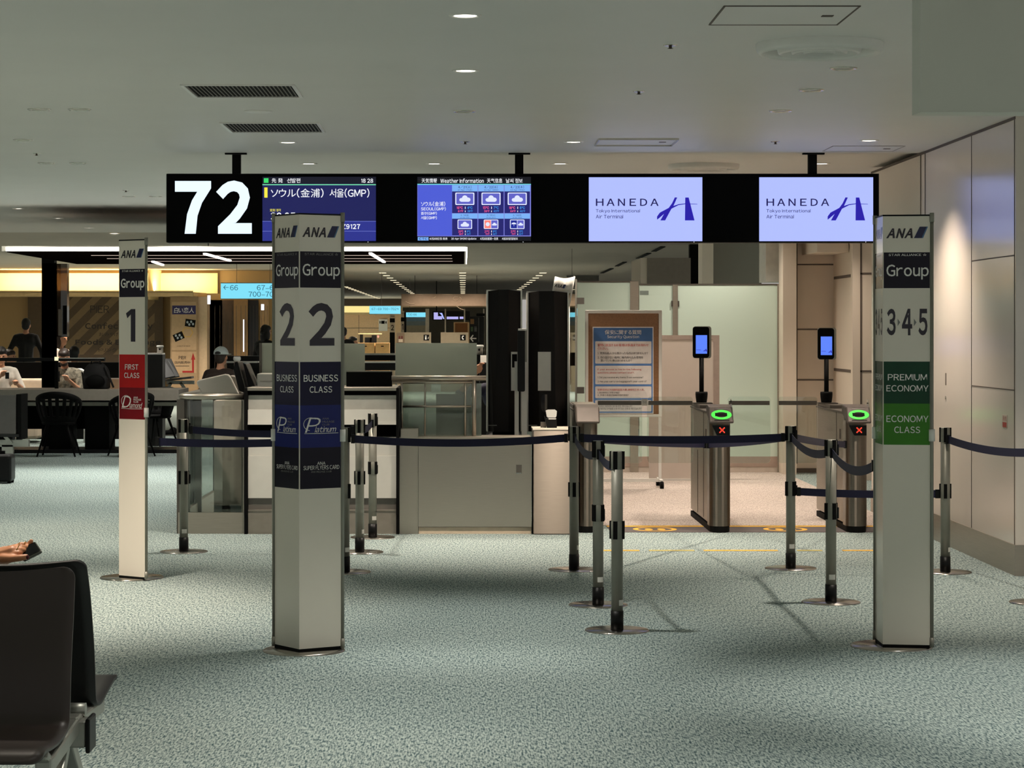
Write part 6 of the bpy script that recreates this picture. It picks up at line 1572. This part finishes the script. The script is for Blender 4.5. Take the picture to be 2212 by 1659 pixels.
m = MB(); m.prect(g, 1014, 684, 1046, 800, 0, .15); m.box(X(1014, 59), X(1046, 59), 59, 59.15, 0, 1); m.build('body', M_black, t)
m = MB(); m.prect(g, 1029, 677, 1047, 683, .0, .12, r=.02); m.build('top_sign', M_blackm, t)
m = MB(); m.ppoly(g, [(1015, 731), (1021, 723), (1023, 724.5), (1019, 730), (1029, 730), (1029, 732.3), (1019, 732.3), (1023, 737), (1021, 738.5)], .004); m.build('arrow', INK['white'], t)
m = MB(); m.prect(g, 1016, 689, 1024, 700, .004, .001, 0); m.prect(g, 1017, 706, 1022, 716, .004, .001, 1); m.prect(g, 1033.8, 686, 1034.4, 738, .004, .001, 2)
for k in range(5): m.prect(g, 1024.5, 706 + k * 2.2, 1030, 707 + k * 2.2, .004, .001, 2)
m.build('notice', [mat('notice_ochre', (120, 84, 40), .5), mat('notice_green', (60, 84, 50), .5), INK['grey']], t)
t = thing('far_wall_poster', 'white poster with dark pictures on the far beige wall', 'poster', W(829, 716, 106.95)); g = Front(106.95)
m = MB(); m.prect(g, 818, 689, 837, 715, 0, .04); m.build('sheet', M_white, t)
m = MB(); m.prect(g, 820, 693.5, 822, 699, .004, .001); m.prect(g, 823.5, 693, 831, 699.5, .004, .001); m.prect(g, 832.5, 694, 835, 699, .004, .001); m.build('picture', M_blackm, t)
for (xa, xb, lab) in ((770, 809, 'pale wooden far cabinet front, the one nearer the dark figures'), (811, 841, 'pale wooden far cabinet front next to the numeral 2 far pylon')):
    t = thing('far_cabinet', lab, 'cabinet', (X((xa + xb) / 2, 54), 54, 0), 'far wooden cabinets'); g = Front(54)
    m = MB(); m.prect(g, xa, 741, xb, 756, 0, .5); m.box(X(xa, 54), X(xb, 54), 54, 54.5, 0, Z(756, 54)); m.build('front', mat('far_wood', (206, 162, 104), .5, var=.08), t)
    m = MB(); m.prect(g, (xa + xb) / 2 - 3, 747, (xa + xb) / 2 + 3, 749, .003, .01); m.build('handle', M_blackm, t)
for (y0, y1, dd, lab) in ((763, 779, 40, 'far row of dark seats with bright top edge, the farther row'), (780, 800, 34, 'row of dark seats with white top edge just behind the glass counter screen')):
    t = thing('far_seat_row', lab, 'seat row', (X(820, dd), dd, 0), 'dark far seat rows'); g = Front(dd)
    m = MB(); m.prect(g, 745, y0, 858, y0 + 4, .01, .05); m.build('top_edge', M_whitem, t)
    m = MB(); m.prect(g, 745, y0 + 4, 858, y1, 0, .04); m.build('backrest', M_black, t)
    m = MB(); m.box(X(745, dd), X(858, dd), dd - .5, dd, .38, .43); m.build('seat', M_black, t)
    m = MB(); m.box(X(760, dd), X(764, dd), dd - .3, dd - .25, 0, .4); m.box(X(840, dd), X(844, dd), dd - .3, dd - .25, 0, .4); m.build('leg', M_alud, t)
t = thing('far_trolley', 'dark trolley shelf with small red light in the far hall', 'trolley', (X(798, 54.8), 54.8, 0)); g = Front(54.8)
m = MB(); m.prect(g, 774, 720, 824, 722, 0, .4); m.build('shelf', mat('trolley_wood', (226, 190, 140), .5), t)
m = MB(); m.prect(g, 777, 722, 783, 742, .0, .3); m.box(X(778, 54.8), X(782, 54.8), 54.8, 54.85, 0, Z(742, 54.8)); m.box(X(806, 54.8), X(810, 54.8), 54.8, 54.85, 0, Z(742, 54.8)); m.prect(g, 788, 729, 812, 741, 0, .3); m.prect(g, 803, 724, 813, 742, .05, .2); m.build('load', M_blackm, t)
m = MB(); u, v = g.uv(817, 727); m.oval(g, u, v, .02, .03, .01, .01); m.build('lamp', emit('trolley_red', (255, 150, 130), 1.5), t)
m = MB(); m.prect(Front(106.3), 560, 640, 1080, 661, 0, .3, 2); m.prect(Front(106.5), 735, 661, 799, 675, 0, .3, 0); m.prect(Front(106.4), 735, 675, 850, 680, 0, .5, 1)
struct(m.build('trim_far_cove', [emit('far_cove_glow', (255, 232, 150), 1.0), M_ledge, mat('far_bulkhead_brown', (70, 58, 46), .7)]))
# rows of small ceiling lights running away, slot diffusers
E_far = emit('far_ceiling_light', (255, 236, 196), 1.6)
ys = [590.3, 596, 601.2, 606.2, 610.7, 614.7, 618.8, 622.5, 626, 629.2, 632, 634.6]
pf = None; kk = 0
for (Xr, w_, lab, yy) in ((-.02, .17, 'centre', ys), (2.02, .17, 'kiosk side', ys[:10]), (-2.05, .17, 'seating side', ys), (-3.97, .17, 'shop side', [620 + i * 2.1 for i in range(16)])):
    for i, y in enumerate(yy):
        dd = (FARC - EYE) * FPX / (CY - y)
        if pf is None:
            m = MB(); m.box(-w_ / 2, w_ / 2, -.2, .2, -.006, 0); pf = m.build('ceiling_light_bar', E_far); o = pf
        else: o = copy_tree(pf)
        o.location = (Xr, dd, FARC + .01)
        tag(o, 'tiny far ceiling light in the %s row of the long hall' % lab, 'ceiling light', 'far ceiling lights, %s row' % lab)
P_ = [((1432, 533), (1412, 543)), ((1402, 547), (1378, 558)), ((1350, 566), (1332, 575)), ((1322, 580), (1300, 590))]
for i, (a, b) in enumerate(P_):
    q = [(FARC - EYE) * FPX / (CY - p[1]) for p in (a, b)]
    m = MB(); m.bar((X(a[0], q[0]), q[0], FARC - .002), (X(b[0], q[1]), q[1], FARC - .002), .09, .01)
    tag(m.build('slot_diffuser', M_blackm), 'dark ceiling air slot under the airport logo screen, number %s from the sign' % ('one', 'two', 'three', 'four')[i], 'air vent', 'dark ceiling slots')
for i, (px, py, w_) in enumerate(((450, 591, 15), (497, 596, 14), (518, 603, 12), (160, 590, 12), (80, 590, 12), (255, 598, 10))):
    dd = (FARC - EYE) * FPX / (CY - py); m = MB(); x = X(px, dd); ww = w_ / FPX * dd / 2; m.box(x - ww, x + ww, dd - .12, dd + .12, FARC - .006, FARC)
    tag(m.build('ceiling_light_bar', E_far), ('bright ceiling bar just above the cyan 66 sign, first', 'bright ceiling bar above the cyan 66 sign, second', 'bright ceiling bar touching the cyan 66 sign', 'small ceiling bar over the shutter, middle one', 'small ceiling bar over the shutter by the black column', 'small ceiling bar behind the numeral 1 pylon')[i], 'ceiling light', 'ceiling bars over the shops')
for (x, dd, w_) in ((-6.5, 45, 420), (-9.0, 46, 420), (-11.0, 48, 300), (-8.5, 37, 200), (-4.2, 43, 260), (-10.0, 51.8, 330), (-8.4, 51.8, 330), (-7.0, 51.8, 150), (-5.6, 51.8, 160), (-4.4, 52.4, 160), (-1.1, 59.3, 60), (-.4, 59.3, 60), (.3, 59.3, 60), (-1.2, 56.4, 160), (0, 56.4, 160), (-4.2, 103, 900), (-6.0, 103, 900), (0.0, 63, 420), (-1.5, 54, 560), (.3, 52, 420), (-1.0, 45, 240), (1.2, 40, 240), (3.5, 33, 240), (2.6, 28, 220), (0.6, 30, 220), (-.9, 24, 160), (0.2, 21.5, 150), (-7.5, 31, 160), (-6.5, 39, 220)):
    spot(x, dd, FARC - .03, w_ * 1.5, 124, .8, 0)  # fill spots added to brighten shop fronts and far hall, without fixtures

for x in (-4.2, -2.4, -.9): spot(x, 28.4, 2.46, 85, 125, .8, 2)  # spots added under the canopy to brighten the floor by the table
for x in (-5.6, -4.0, -2.2): spot(x, 24.6, FARC - .03, 130, 105, .8, 2)  # further fill spots added over the hall floor, without fixtures
